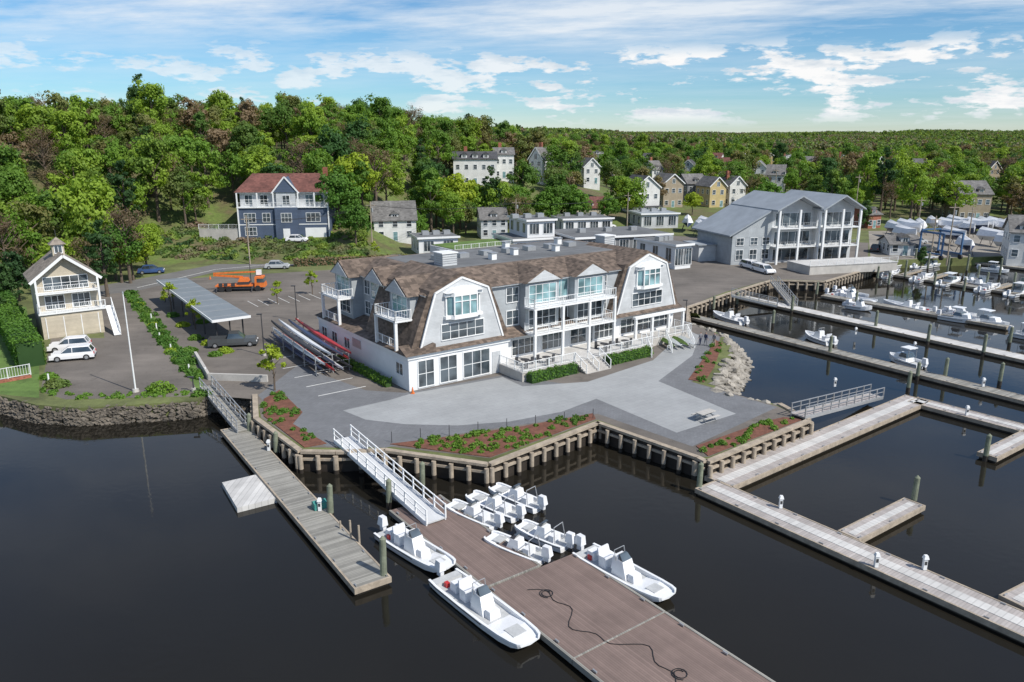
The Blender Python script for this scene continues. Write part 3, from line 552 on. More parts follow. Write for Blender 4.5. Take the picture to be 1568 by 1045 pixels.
def slab(x0,x1,y0,y1):
    t.box('deck|dock_brown',x0,x1,y0,y1,-1.35,-1.2); t.box('floats|wet_timber',x0+.15,x1-.15,y0+.15,y1-.15,-2.1,-1.36)
    for xx in (x0,x1): t.box('edge|dock_gray',xx-.08,xx+.08,y0,y1,-1.5,-1.16)
    t.box('edge|dock_gray',x0,x1,y0-.05,y0+.05,-1.5,-1.165)
slab(0,4.2,-12.3,0)
for i in range(4): slab(0,6.9,-12.4-8*(i+1),-12.45-8*i)
for i in range(12):
    for xx in (.2,6.7 if i>3 else 4.0): t.box('cleats|metal',xx-.04,xx+.04,-1-i*3,-.7-i*3,-1.16,-1.06)
pts=[(1.9+.7*math.sin(i*.33)+.35*math.sin(i*.9)+i*.045,-14-i*.35,-1.17) for i in range(62)]
for a,c in zip(pts[:-1],pts[1:]): t.beam('hose|rubber',a,c,.035,.03)
for cx,cy in ((3.6,-24.5),(2.6,-15)):
    pr=None
    for i in range(22):
        a=i*.5; r=.25+.01*i; c=(cx+r*math.cos(a),cy+r*math.sin(a),-1.16)
        if pr: t.beam('hose|rubber',pr,c,.035,.03)
        pr=c
t.done()
TAN='dock_tan'
dock('marina_dock',(1082,742),(1760,1040),2.5,TAN,stripe='dock_pale'); dock('marina_dock',(1100,738),(1405,610),2.5,TAN,stripe='dock_pale')
dock('marina_dock',(1398,612),(1700,690),2.2,TAN,stripe='dock_pale'); dock('finger_dock',(1300,820),(1400,769),1.5,TAN,stripe='dock_pale'); dock('finger_dock',(1512,697),(1610,648),1.5,TAN,stripe='dock_pale'); dock('finger_dock',(1552,922),(1660,865),1.5,TAN,stripe='dock_pale')
dock('marina_dock',(1052,482),(1800,668),1.9,'dock_gray'); dock('marina_dock',(1112,449),(1800,598),2.6,'dock_pale'); dock('marina_dock',(1262,452),(1545,500),1.8,'dock_gray'); dock('marina_dock',(1330,414),(1700,470),2.0,'dock_gray'); dock('marina_dock',(1330,409),(1440,395),2.0,'dock_gray'); dock('marina_dock',(1460,398),(1700,425),1.8,'dock_gray')
for u,v in ((1380,421),(1420,427),(1470,435),(1520,442)): dock('finger_dock',(u,v),(u+28,v-8),1.,'dock_gray')
def gangway(name,a,c,w,h0,h1,k='white',deck='dock_tan',bal=0):
    p=Vector(G(*a,h0));q=Vector(G(*c,h1)); d=Vector((q.x-p.x,q.y-p.y,0)); L=d.length; yaw=math.atan2(d.y,d.x); t=T(name,(p.x,p.y,0),yaw)
    t.beam('deck|'+deck,(0,0,h0),(L,0,h1),w,.12)
    for s_ in (-1,1):
        y=s_*w/2; t.beam('stringer|'+k,(0,y,h0-.05),(L,y,h1-.05),.1,.3); t.rail('handrail|'+k,(0,y,h0),(L,y,h1),1.05,1.5,bal,.06); t.beam('midrail|'+k,(0,y,h0+.6),(L,y,h1+.6),.05,.05)
    t.done()
gangway('white_gangway',(525,672),(668,798),1.55,.25,-1.05,'white','aluminium_deck'); gangway('narrow_gangway',(316,592),(374,660),1.2,.25,-1.05,'metal','dock_gray'); gangway('marina_gangway',(1222,637),(1342,606),1.4,.3,-1.0,'metal','dock_tan'); gangway('marina_gangway',(1185,432),(1215,468),1.2,.3,-1,'metal','dock_gray')
gangway('marina_gangway',(1120,452),(1190,468),1.3,.3,-1,'metal','dock_gray')
def pile(u,v,h=1.6,m='green_pile'):
    p=G(u,v,WZ); t=T('dock_pile',(p[0],p[1],0)); t.cyl('post|'+m,(0,0,-1.2),(0.04,.02,h),.22,.2,12); t.cyl('wet_band|wet_timber',(0,0,-4),(0,0,-1.2),.22,.22,12)
    t.cyl('cone_cap|'+m,(.04,.02,h),(.04,.02,h+.18),.21,.04,12); t.done()
for a in ((588,892,1.3),(507,795,.9),(596,778,.5),(383,668,.4),(424,700,.5),(647,752,.6),(1070,755,.7),(1398,775,.6),(1508,706,.6),(1446,582,.8),(1404,582,.3),(1270,545,.8),(1212,480,1.),(1183,500,.6),(1530,590,.8),(1343,430,1.),(1475,450,1.),(1128,470,.6),(1092,478,.8),(1360,440,1.),(1430,440,1.),(1510,440,1.),(1545,530,.8),(1250,455,.8),(1310,470,.8),(1390,600,.5),(1420,415,2),(1450,420,2),(1480,418,2),(1530,425,2),(1400,408,2),(1340,505,1),(1420,528,1),(1505,545,1),(1385,428,2),(1495,438,2),(1550,450,2)): pile(*a)
for a in ((538,836,.2),(551,842,.1),(522,820,-.6)):
    p=G(*a[:2],WZ); t=T('thin_pile',(p[0],p[1],0),single=True); t.cyl('p|timber_pile',(0,0,-3),(0,0,a[2]),.08,.07); t.done()
def ped(u,v):
    p=G(u,v,-1.12); t=T('dock_pedestal',(p[0],p[1],-1.12)); t.box('post|white',-.11,.11,-.11,.11,0,.75); t.frus('lamp_head|white',(-.16,.16,-.16,.16),.75,(-.1,.1,-.1,.1),.98); t.box('socket_panel|dark_metal',-.08,.08,-.12,-.11,.35,.6); t.done()
for a in ((1195,778),(1341,868),(1415,872),(412,690),(1480,636),(490,782),(1278,592),(1505,592),(1310,512),(1400,535)): ped(*a)
p=G(489,778,-1.12); t=T('dock_box',(p[0],p[1],-1.12),.6); t.box('box|teal_paint',-.45,.45,-.3,.3,0,.5); t.prx('lid|teal_paint',[(-.33,.5),(0,.66),(.33,.5)],-.48,.48); t.done()
# ---------------------------------------------------------------- boats
def boat(name,a,c,W=2.3,kind=0,h=-1.3,col='gelcoat',eng=True):
    p=Vector(G(*a,h));q=Vector(G(*c,h)); L=(q-p).length; yaw=math.atan2(q.y-p.y,q.x-p.x); t=T(name,(p.x,p.y,WZ),yaw)
    st=[0,.12,.4,.65,.82,.93,.985,1.]; wf=[.93,1,1,.98,.93,.84,.72,.6]
    if kind in (1,2): wf=[.9,1,1,.88,.6,.32,.1,.03]
    sh=[.55,.55,.56,.6,.66,.71,.73,.73]; kl=[-.15,-.18,-.2,-.15,-.02,.12,.3,.4]; ch=[.08,.08,.08,.1,.16,.28,.42,.5]; V=[];Fc=[]
    if kind in (1,2): sh=[x+.1+.15*i/7 for i,x in enumerate(sh)]
    for s_,w_,z_,k_,c_ in zip(st,wf,sh,kl,ch):
        w=w_*W/2; x=s_*L; wi=max(.02,w-.16); fz=min(.3 if s_<.75 else .56,z_-.04)
        ring=[(-wi,fz),(-wi,z_),(-w,z_+.0),(-w*.99,z_-.12),(-w*.9,c_),(0,k_),(w*.9,c_),(w*.99,z_-.12),(w,z_),(wi,z_),(wi,fz)]
        V+=[(x,y,z) for y,z in ring]
    n=11
    for i in range(len(st)-1):
        for j in range(n): a_=i*n+j; b_=i*n+(j+1)%n; Fc.append((a_,b_,b_+n,a_+n))
    Fc+=[tuple(range(n-1,-1,-1)),tuple(range(n*(len(st)-1),n*len(st)))]
    t._a('hull|'+col,V,Fc); t.box('sole|boat_deck',L*.03,L*.7,-W*.4,W*.4,.3,.315)
    for s_ in (-1,1): t.beam('rub_rail|dark_metal',(0,s_*W*.467,.47),(L*.12,s_*W*.503,.47),.04,.05); t.beam('rub_rail|dark_metal',(L*.12,s_*W*.503,.47),(L*.65,s_*W*.497,.5),.04,.05)
    if kind in (0,2):
        cx=L*.5; t.frus('console|'+col,(cx-.6,cx+.65,-.5,.5),.31,(cx-.45,cx+.25,-.42,.42),1.4); t.frus('windscreen|glass',(cx+.0,cx+.26,-.4,.4),1.4,(cx-.2,cx-.05,-.33,.33),1.72)
        t.frus('console_cover|canvas',(cx-.68,cx-.2,-.46,.46),.6,(cx-.55,cx-.2,-.4,.4),1.55)
        t.frus('console_seat|canvas',(cx+.66,cx+1.2,-.38,.38),.31,(cx+.66,cx+1.1,-.34,.34),.78); t.box('leaning_post|canvas',cx-1.7,cx-1.1,-.5,.5,.31,1.05); t.frus('seat_back|canvas',(cx-1.82,cx-1.68,-.5,.5),1.0,(cx-1.9,cx-1.8,-.46,.46),1.45)
        t.frus('cooler_seat|canvas',(cx-2.9,cx-2.2,-.4,.4),.31,(cx-2.85,cx-2.25,-.36,.36),.85); t.box('fuel_can|red_paint',.9,1.2,-.5,-.25,.32,.62)
        for s_ in (-1,1): t.cyl('grab_rail|metal',(cx-.3,s_*.44,1.3),(cx-.45,s_*.44,1.95),.025,.025,6)
        t.cyl('grab_rail|metal',(cx-.45,-.44,1.95),(cx-.45,.44,1.95),.025,.025,6)
        t.box('stern_bench|boat_deck',.15,.75,-W*.4,W*.4,.3,.52); t.box('bow_hatch|boat_deck',L*.8,L*.9,-W*.2,W*.2,.57,.6)
    elif kind==1:
        t.frus('cabin|'+col,(L*.35,L*.8,-W*.33,W*.33),.4,(L*.42,L*.72,-W*.27,W*.27),1.3); t.frus('cabin_glass|glass',(L*.36,L*.6,-W*.335,W*.335),1.0,(L*.4,L*.56,-W*.28,W*.28),1.5); t.box('hardtop|'+col,L*.3,L*.58,-W*.32,W*.32,2.1,2.2)
        for s_ in (-1,1):
            for xx in (.32,.55): t.cyl('top_posts|metal',(L*xx,s_*W*.3,.6),(L*xx,s_*W*.3,2.1),.03,.03,6)
    elif kind==3:
        t.frus('console|'+col,(L*.38,L*.62,-.42,.42),.31,(L*.4,L*.54,-.34,.34),1.2); t.frus('windscreen|glass',(L*.47,L*.56,-.33,.33),1.2,(L*.43,L*.48,-.28,.28),1.5); t.box('seat|canvas',L*.2,L*.3,-.42,.42,.31,.85)
        for s_ in (-1,1): t.cyl('arch|metal',(L*.14,s_*W*.36,.5),(L*.18,s_*W*.3,1.6),.03,.03,6)
        t.cyl('arch|metal',(L*.18,-W*.3,1.6),(L*.18,W*.3,1.6),.03,.03,6); t.box('bow_locker|boat_deck',L*.72,L*.86,-W*.25,W*.25,.56,.66)
    if eng:
        t.frus('outboard_cowl|canvas',(-.62,.02,-.24,.24),.7,(-.5,-.02,-.18,.18),1.35); t.box('outboard_mid|canvas',-.48,-.05,-.13,.13,.3,.7); t.box('outboard_leg|dark_metal',-.42,-.15,-.06,.06,-.6,.3)
    t.done()
boat('launch_boat',(590,812),(686,872),2.1); boat('launch_boat',(678,882),(812,988),2.3); boat('launch_boat',(893,842),(1024,917),2.2)
for a,c in (((826,776),(755,748)),((793,790),(720,760)),((760,803),(688,774)),((868,834),(795,806)),((832,855),(748,824))): boat('coaching_skiff',a,c,1.7,3)
for a,c,k in (((1268,450),(1340,463),0),((1280,446),(1330,456),2),((1428,478),(1352,463),2),((1440,484),(1500,494),1),((1480,487),(1545,500),1),((1450,479),(1495,486),2),((1140,494),(1092,481),2),((1274,525),(1233,512),2),((1412,560),(1362,546),1),((1345,412),(1390,404),2),((1400,410),(1450,402),1),((1480,432),(1520,440),2),((1400,430),(1428,422),2),((1440,436),(1470,428),1),((1350,424),(1376,416),2),((1500,412),(1545,417),1),((1300,468),(1335,474),2),((1545,452),(1580,444),1),((1550,510),(1600,520),1),((1500,446),(1530,438),2)): boat('moored_motorboat',a,c,2.4,k)
def wrapped(u,v,yaw,L=8,m='canvas'):
    p=GT(u,v); t=T('shrinkwrapped_boat',p,yaw); W=1.6; V=[];st=[(0,.9,2.2),(.3,1,2.3),(.7,.85,2.5),(1,.08,2.8)]
    for s_,w,z in st:
        V+=[(s_*L,0,1.0+s_*.5),(s_*L,-W*w,z),(s_*L,-W*w*.55,z+1.5-.5*s_),(s_*L,0,z+2.1-.9*s_),(s_*L,W*w*.55,z+1.5-.5*s_),(s_*L,W*w,z)]
    Fc=[(i*6+j,i*6+(j+1)%6,i*6+6+(j+1)%6,i*6+6+j) for i in range(3) for j in range(6)]+[(5,4,3,2,1,0),(18,19,20,21,22,23)]
    top=[f for f in Fc if sum(V[i][2] for i in f)/len(f)>2.3]; low=[f for f in Fc if f not in top]
    t._a('wrap|'+m,V,top); t._a('hull|'+random.choice(['gelcoat','boat_blue','gelcoat','gelcoat']),V,low)
    for x in (.2,.6):
        for s_ in (-1,1): t.cyl('jack_stand|dark_metal',(x*L,s_*1.5,0),(x*L,s_*.9,1.8),.07)
    t.done()
for i in range(15): wrapped(1362+i*15+random.uniform(-3,3),358+random.uniform(-6,4),random.uniform(-1.9,-1.3),random.uniform(7,9.5),random.choice(['canvas','canvas','gelcoat']))
for a in ((1052,352),(1072,354),(1092,357),(1068,360),(1550,368),(1445,372),(1500,374),(1525,384),(1470,388),(1372,369)): wrapped(*a,random.uniform(-1.9,-1.2),8.5)
p=G(1455,398); t=T('boat_hoist',(p[0],p[1],0),.3)
for x in (-2.6,2.6):
    for y in (0,6): t.box('legs|hoist_blue',x-.15,x+.15,y-.15,y+.15,.6,5.6); t.cyl('wheels|rubber',(x-.2,y,.5),(x+.2,y,.5),.5,.5,14)
    t.box('side_beam|hoist_blue',x-.15,x+.15,0,6,5.3,5.7); t.box('lower_beam|hoist_blue',x-.14,x+.14,0,6,1.0,1.3)
t.box('cross_beam|hoist_blue',-2.6,2.6,5.85,6.15,5.7,6.0); t.beam('slings|dark_metal',(-2.6,2,5.3),(2.6,2,1.5),.12,.05); t.done()
# ---------------------------------------------------------------- vehicles
def car(name,u,v,yaw,m='car_white',kind='suv',L=4.7):
    p=GT(u,v); t=T(name,(p[0],p[1],p[2]+.02),math.radians(yaw)); W=.93; h=L/2
    t.frus('lower_body|'+m,(-h,h,-W,W),.3,(-h+.03,h-.05,-W,W),.62)
    if kind=='pickup':
        t.frus('bonnet|'+m,(h-1.5,h-.05,-W,W),.62,(h-1.5,h-.2,-W+.1,W-.1),1.05); t.frus('cab_body|'+m,(-.6,h-1.5,-W,W),.62,(-.6,h-1.5,-W+.05,W-.05),1.1)
        t.frus('cab_glass|glass',(-.6,h-1.5,-W+.06,W-.06),1.1,(-.4,h-2.2,-W+.2,W-.2),1.7); t.box('cab_roof|'+m,-.42,h-2.15,-W+.18,W-.18,1.7,1.78)
        for s_ in (-1,1): t.box('bed_side|'+m,-h+.03,-.6,W-.05 if s_>0 else -W,W if s_>0 else -W+.05,.62,1.15)
        t.box('tailgate|'+m,-h+.03,-h+.1,-W+.05,W-.05,.62,1.15)
    else:
        t.frus('shoulder|'+m,(-h+.03,h-.08,-W,W),.62,(-h+.1,h-.35,-W+.06,W-.06),.98)
        r0=-h+.15 if kind=='suv' else -h+.7
        t.frus('greenhouse|glass',(r0,h-1.15,-W+.08,W-.08),.98,(r0+.35,h-2.0,-W+.22,W-.22),1.55); t.frus('roof|'+m,(r0+.32,h-1.95,-W+.2,W-.2),1.55,(r0+.45,h-2.15,-W+.28,W-.28),1.64)
        for s_ in (-1,1):
            for xa,xb in ((r0+.02,r0+.36),(-.1,-.1),(h-1.17,h-1.98)): t.beam('pillars|'+m,(xa,s_*(W-.08),.98),(xb,s_*(W-.22),1.57),.07,.09)
    for x in (-h+.85,h-.85):
        for s_ in (-1,1): t.cyl('wheels|rubber',(x,s_*(W-.2),.34),(x,s_*(W+.02),.34),.35,.35,16); t.cyl('hubs|metal',(x,s_*(W+.02),.34),(x,s_*(W+.035),.34),.2,.2,10)
    for s_ in (-1,1): t.box('headlights|gelcoat',h-.12,h-.0,s_*.65-.17,s_*.65+.17,.6,.74); t.box('tail_lights|red_paint',-h-.0,-h+.1,s_*.7-.12,s_*.7+.12,.65,.9)
    t.box('bumper|dark_metal',h-.02,h+.04,-W+.05,W-.05,.32,.45); t.box('bumper|dark_metal',-h-.04,-h+.02,-W+.05,W-.05,.32,.45); t.done()
car('white_suv',113,552,200); car('white_car',108,538,200,L=4.6); car('pickup_truck',358,530,12,'car_gray','pickup',5.8)
for a in ((425,412,8,'car_silver','sedan'),(232,419,20,'car_blue','sedan'),(1025,336,0,'car_blue','suv'),(1385,366,20,'car_white','sedan'),(1420,386,10,'car_gray','suv'),(612,403,10,'car_gray','suv'),(455,372,0,'car_white','sedan'),(1075,388,60,'car_white','suv'),(1090,384,60,'car_gray','sedan'),(1105,381,60,'car_blue','suv'),(1340,385,60,'car_gray','suv'),(1356,378,60,'car_silver','sedan'),(1405,374,20,'car_silver','suv'),(930,350,10,'car_white','suv')): car('parked_car',*a)
car('white_van',1168,418,-75,'car_white','suv',6); car('white_van',1150,412,-70,'car_white','suv',5.5)
p=G(372,445); t=T('orange_crane_truck',(p[0],p[1],0),math.radians(8)); t.box('chassis|dark_metal',-4,3.4,-1,1,.5,.9); t.frus('cab|orange_paint',(2.2,3.9,-1.15,1.15),.7,(2.25,3.6,-1.1,1.1),2.4); t.frus('cab_glass|glass',(2.6,3.78,-1.17,1.17),1.5,(2.6,3.68,-1.14,1.14),2.15); t.box('bed|orange_paint',-4.2,1.9,-1.2,1.2,.9,1.1); t.box('turret|dark_metal',-.6,1.2,-.8,.8,1.1,1.6); t.frus('turret_body|orange_paint',(-.6,1.2,-.8,.8),1.6,(-.3,1.0,-.7,.7),2.2); t.beam('boom|orange_paint',(.2,0,2.3),(-4.6,.2,2.7),.3,.32); t.beam('boom|orange_paint',(-4.6,.2,3.0),(2.6,.4,3.1),.18,.22); t.cyl('ram|metal',(.5,0,1.8),(-2,.1,2.5),.1); t.box('bucket|gelcoat',2.4,3.2,.0,.8,2.6,3.4)
for x in (-3.2,-2.0,2.7):
    for s_ in (-1,1): t.cyl('wheels|rubber',(x,s_*.85,.5),(x,s_*1.2,.5),.5,.5,16)
for x in (-3.9,1.8):
    for s_ in (-1,1): t.beam('outrigger|dark_metal',(x,s_*1.1,.9),(x,s_*1.9,.1),.12,.12)
for x in (-3.6,-2.8,-1.6): t.box('tool_locker|dark_metal',x,x+.6,-1.22,-1.0,.95,1.5)
t.done()
t=T('solar_carport',(0,0,0)); A=[G(240,431,3.2),G(285,427,3.2),G(384,486,3.2),G(325,494,3.2)]
t.slope('roof_panels|canopy',*A,.2)
for i in range(6):
    f=.04+.92*i/5
    for e in (0,1):
        P0=Vector(A[0]).lerp(Vector(A[3]),f); P1=Vector(A[1]).lerp(Vector(A[2]),f); c=P0.lerp(P1,.15 if e==0 else .85); t.cyl('posts|dark_metal',(c.x,c.y,0),(c.x,c.y,3.2),.1)
for i in range(9):
    f=(i+.5)/9; p=Vector(A[0]).lerp(Vector(A[3]),f); q=Vector(A[1]).lerp(Vector(A[2]),f); t.beam('seams|metal',p+Vector((0,0,.22)),q+Vector((0,0,.22)),.06,.03)
t.beam('fascia|white',Vector(A[3])+Vector((0,0,.1)),Vector(A[2])+Vector((0,0,.1)),.1,.32); t.beam('fascia|white',Vector(A[0])+Vector((0,0,.1)),Vector(A[3])+Vector((0,0,.1)),.1,.32); t.done()
p=Vector(G(436,518)); q=Vector(G(520,578)); d=(q-p); L=d.length; t=T('rowing_shell_rack',(p.x,p.y,0),math.atan2(d.y,d.x))
for i in range(5):
    x=2+(L-4)*i/4
    for y in (-1.9,0,1.9): t.box('uprights|metal',x-.05,x+.05,y-.05,y+.05,0,2.2)
    for z in (.5,1.3,2.1): t.box('arms|metal',x-.04,x+.04,-2.1,2.1,z-.05,z)
cols=['boat_blue','red_paint','gelcoat','dark_metal','gelcoat','boat_blue','dark_metal','red_paint','dark_metal','gelcoat','boat_blue','red_paint']
for i in range(12):
    y=[-1.5,-.5,.5,1.5][i%4]; z=[.5,1.3,2.1][i//4]; x0=random.uniform(-1.,.8); n=11; V=[];Fc=[]
    for j in range(n):
        s_=j/(n-1); w=.32*math.sin(math.pi*(.02+.96*s_))**.7; zz=z+.05+.12*(2*s_-1)**2
        V+=[(x0+s_*(L-.5),y-w,zz+.1),(x0+s_*(L-.5),y-w*.7,zz+.28),(x0+s_*(L-.5),y,zz+.34),(x0+s_*(L-.5),y+w*.7,zz+.28),(x0+s_*(L-.5),y+w,zz+.1)]
    for j in range(n-1):
        for k_ in range(5): a=j*5+k_; b_=j*5+(k_+1)%5; Fc.append((a,b_,b_+5,a+5))
    t._a('shell_hull_%d|%s'%(i,cols[i]),V,Fc)
t.done()
# ---------------------------------------------------------------- furniture, poles, fences
p=G(208,600); t=T('flagpole',(p[0],p[1],0)); t.cyl('pole|white',(0,0,0),(0,0,10.2),.09,.05,10); t.cyl('base|concrete',(0,0,0),(0,0,.3),.35,.3,12); t.cyl('ball|metal',(0,0,10.2),(0,0,10.4),.1,.06); t.done()
def lamp(u,v,h=5):
    p=G(u,v); t=T('street_lamp',(p[0],p[1],0)); t.cyl('post|dark_metal',(0,0,0),(0,0,h),.08,.06); t.box('head|dark_metal',-.5,.1,-.12,.12,h,h+.12); t.cyl('base|concrete',(0,0,0),(0,0,.4),.22,.22); t.done()
for a in ((405,545),(297,600,1.5),(455,492),(385,438),(1049,505,4),(870,470)): lamp(*a)
def upole(u,v,h=10):
    p=GT(u,v); t=T('utility_pole',p); t.cyl('pole|timber_pile',(0,0,-1),(0,0,h),.16,.11); t.box('crossarm|timber_pile',-1.1,1.1,-.06,.06,h-.9,h-.75); t.cyl('transformer|metal',(.35,0,h-2.3),(.35,0,h-1.4),.22); t.done(); return (p[0],p[1],p[2]+h-.8)
UP=[upole(*a) for a in ((383,405),(570,378),(790,366,10),(960,350))]
for a in ((1185,310,12),(1308,340,14),(1450,400,12),(1480,385,10),(1405,352,9),(1425,395,9),(1540,390,9)): upole(*a)
t=T('overhead_wires',single=True)
for a,c in zip(UP[:-1],UP[1:]):
    for o_ in (-.9,0,.9):
        pr=None
        for i in range(13):
            f=i/12; c_=Vector(a).lerp(Vector(c),f)+Vector((o_,0,-1.2*4*f*(1-f)))
            if pr: t.beam('w|rubber',pr,c_,.04,.04)
            pr=c_
t.done()
t=T('white_fence',(0,0,0)); a=G(-60,598);c=G(48,578); t.rail('pickets|white',(a[0],a[1],.3),(c[0],c[1],.3),1.2,2,.25); t.beam('brick_base|brick',(a[0],a[1],0),(c[0],c[1],0),.4,.6); t.done()
t=T('bollard_light',single=True)
for u,v in ((245,520),(262,538),(290,570),(240,505),(232,490),(315,575),(75,585)): p=G(u,v); t.cyl('b|white',(p[0],p[1],0),(p[0],p[1],.9),.1,.08)
t.done()
t=T('plaza_railing_posts',single=True)
for i in range(8): p=G(600+i*44,678-i*5.2); t.cyl('b|dark_metal',(p[0],p[1],0),(p[0],p[1],1.),.03)
t.done()
t=T('retaining_wall',(0,0,0))
for a_,b_ in ((G(320,582),G(410,585)),(G(320,582),G(300,548))): t.beam('wall|concrete',(a_[0],a_[1],.35),(b_[0],b_[1],.35),.3,.8)
t.done()
p=G(1080,643); t=T('picnic_table',(p[0],p[1],.02),YW)
t.box('top|concrete',-.95,.95,-.4,.4,.72,.78)
for s_ in (-1,1): t.box('bench|concrete',-.95,.95,s_*.75-.15,s_*.75+.15,.42,.47)
for x in (-.7,.7):
    t.beam('legs|metal',(x,-.7,0),(x,.35,.72),.07,.07); t.beam('legs|metal',(x,.7,0),(x,-.35,.72),.07,.07); t.beam('seat_bearer|metal',(x,-.85,.4),(x,.85,.4),.06,.06)
t.done()
t=T('traffic_cone',single=True)
for u,v in ((632,603),(322,428)): p=G(u,v); t.cyl('c|orange_paint',(p[0],p[1],.02),(p[0],p[1],.7),.16,.03,12); t.box('c|orange_paint',p[0]-.2,p[0]+.2,p[1]-.2,p[1]+.2,.02,.06)
t.done()
t=T('kayak_rack',L2W(36,-6.5),YW+1.2)
for i,mm in enumerate(('gelcoat','lawn','gelcoat','lawn')):
    y=i*.9; V=[];Fc=[]
    for j in range(7):
        s_=j/6; w=.36*math.sin(math.pi*(.03+.94*s_))**.6; V+=[(s_*4.6,y-w,.6),(s_*4.6,y,.6+w),(s_*4.6,y+w,.6),(s_*4.6,y,.5)]
    for j in range(6):
        for k_ in range(4): a=j*4+k_; b_=j*4+(k_+1)%4; Fc.append((a,b_,b_+4,a+4))
    t._a('kayak_%d|%s'%(i,mm),V,Fc)
for x in (1,3.6): t.box('rack|white',x-.05,x+.05,-.5,3.2,.42,.5); t.box('rack|white',x-.05,x+.05,-.5,-.4,0,.42); t.box('rack|white',x-.05,x+.05,3.1,3.2,0,.42)
t.done()
# ---------------------------------------------------------------- people
def person(u,v,yaw,shirt,pants,step=.12,arm=.25):
    p=G(u,v); me=bpy.data.meshes.new('person')
    J=[(0,0,.95,.15),(0,0,1.15,.14),(0,0,1.38,.16),(0,0,1.5,.06),(0,.01,1.62,.10),(0,.01,1.72,.085)]
    E=[(0,1),(1,2),(2,3),(3,4),(4,5)]
    for s_ in (-1,1):
        b_=len(J); J+=[(s_*.1,0,.88,.1),(s_*.11,s_*step*.6+.03,.48,.07),(s_*.11,s_*step,.08,.05),(s_*.12,s_*step+.16,.04,.04)]; E+=[(0,b_),(b_,b_+1),(b_+1,b_+2),(b_+2,b_+3)]
        b_=len(J); J+=[(s_*.2,0,1.4,.065),(s_*.27,-.02,1.13,.048),(s_*.26,arm*.5,.9,.035),(s_*.26,arm*.6,.82,.03)]; E+=[(2,b_),(b_,b_+1),(b_+1,b_+2),(b_+2,b_+3)]
        w_=b_+3
        for f in range(5):
            c=len(J); a=(f-2)*.016; ln=.09-.008*abs(f-1)-(.03 if f==4 else 0); J+=[(s_*.26+(.0 if f<4 else -s_*.03),arm*.6+a,.78,.009),(s_*.255,arm*.6+a*1.4+.01,.78-ln*.7,.008)]; E+=[(w_,c),(c,c+1)]
    me.from_pydata([j[:3] for j in J],E,[]); o=bpy.data.objects.new('tmp',me); COL.objects.link(o); md=o.modifiers.new('s','SKIN')
    for i,j in enumerate(J): me.skin_vertices[0].data[i].radius=(j[3],j[3]*.8); me.skin_vertices[0].data[i].use_root=(i==0)
    sb=o.modifiers.new('u','SUBSURF'); sb.levels=1; sb.render_levels=1
    dg=bpy.context.evaluated_depsgraph_get(); nm=bpy.data.meshes.new_from_object(o.evaluated_get(dg)); bpy.data.objects.remove(o)
    for k_ in ('skin',shirt,pants,'hair','rubber'): nm.materials.append(M[k_])
    for f in nm.polygons:
        c=f.center; z=c.z; f.use_smooth=True
        f.material_index=3 if (z>1.7 or (z>1.6 and c.y<-.02)) else 0 if z>1.5 else 4 if z<.09 else 2 if (z<.97 and abs(c.x)<.19) else (0 if z<.98 else 1)
    obj('person',nm,(p[0],p[1],.012),yaw)
person(1072,529,.4,'cloth_gray','cloth_navy'); person(1080,530,-1.0,'cloth_navy','cloth_gray'); person(1093,531,2.2,'cloth_gray','cloth_tan')
# ---------------------------------------------------------------- trees
pro=[treemesh('oak_mesh',13,4.4,44,80),treemesh('maple_mesh',14,4.8,50,76,ls=.45),treemesh('tall_mesh',16,3.9,48,76,rzf=.4,cz=.58),treemesh('open_mesh',13,4.6,34,56,ls=.38,cr=1.2,limbs=10),treemesh('round_mesh',11,4.2,40,76,cr=1.7),treemesh('bare_mesh',14,4.0,40,40,leaf='leaf_bud',ls=.24,cr=1.4,limbs=16),treemesh('slim_mesh',15,3.2,40,70,rzf=.42,cz=.56,cr=1.2),treemesh('pine_mesh',16,2.6,50,70,'leaf_dark',.35,.55,.45,.9,6)]
WT=[5,5,4,4,4,3,3,1]
def mint(u,tab):
    for (a,ya),(c,yc) in zip(tab[:-1],tab[1:]):
        if a<=u<=c: return ya+(yc-ya)*(u-a)/(c-a)
    return tab[0][1] if u<tab[0][0] else tab[-1][1]
TAB=[(-600,120),(150,120),(200,128),(240,156),(300,178),(360,188),(510,188),(560,184),(650,194),(690,192),(860,205),(960,225),(1130,235),(1330,240),(1400,226),(1568,222),(2400,220)]
wd=bpy.data.objects.new('woodland_trees',None); COL.objects.link(wd); cnt=0
y=118.
while y<600:
    sp=7.2+ (y-118)*.0065; x=-.9*y-20
    while x<.85*y+20:
        px=x+random.uniform(-.45,.45)*sp; py=y+random.uniform(-.45,.45)*sp; u=784+px/py*1175
        ok=py>mint(u,TAB)
        if ok and 860<u<1300 and py<380 and random.random()<.35: ok=False
        if ok:
            for hx,hy,hr in HS:
                dx,dy=px-hx,py-hy; dep=(.28 if hx>0 else .13)*hy
                if dx*dx+dy*dy<(hr*.75)**2 or (abs(dx-dy*px/py)<hr*.5 and -dep<dy<0): ok=False;break
        if ok: s_=random.uniform(.62,1.14); obj('tree',random.choices(pro,WT)[0],(px,py,tz(px,py)),random.random()*6.3,(s_,s_,s_*random.uniform(.85,1.2)),wd); cnt+=1
        x+=sp
    y+=sp
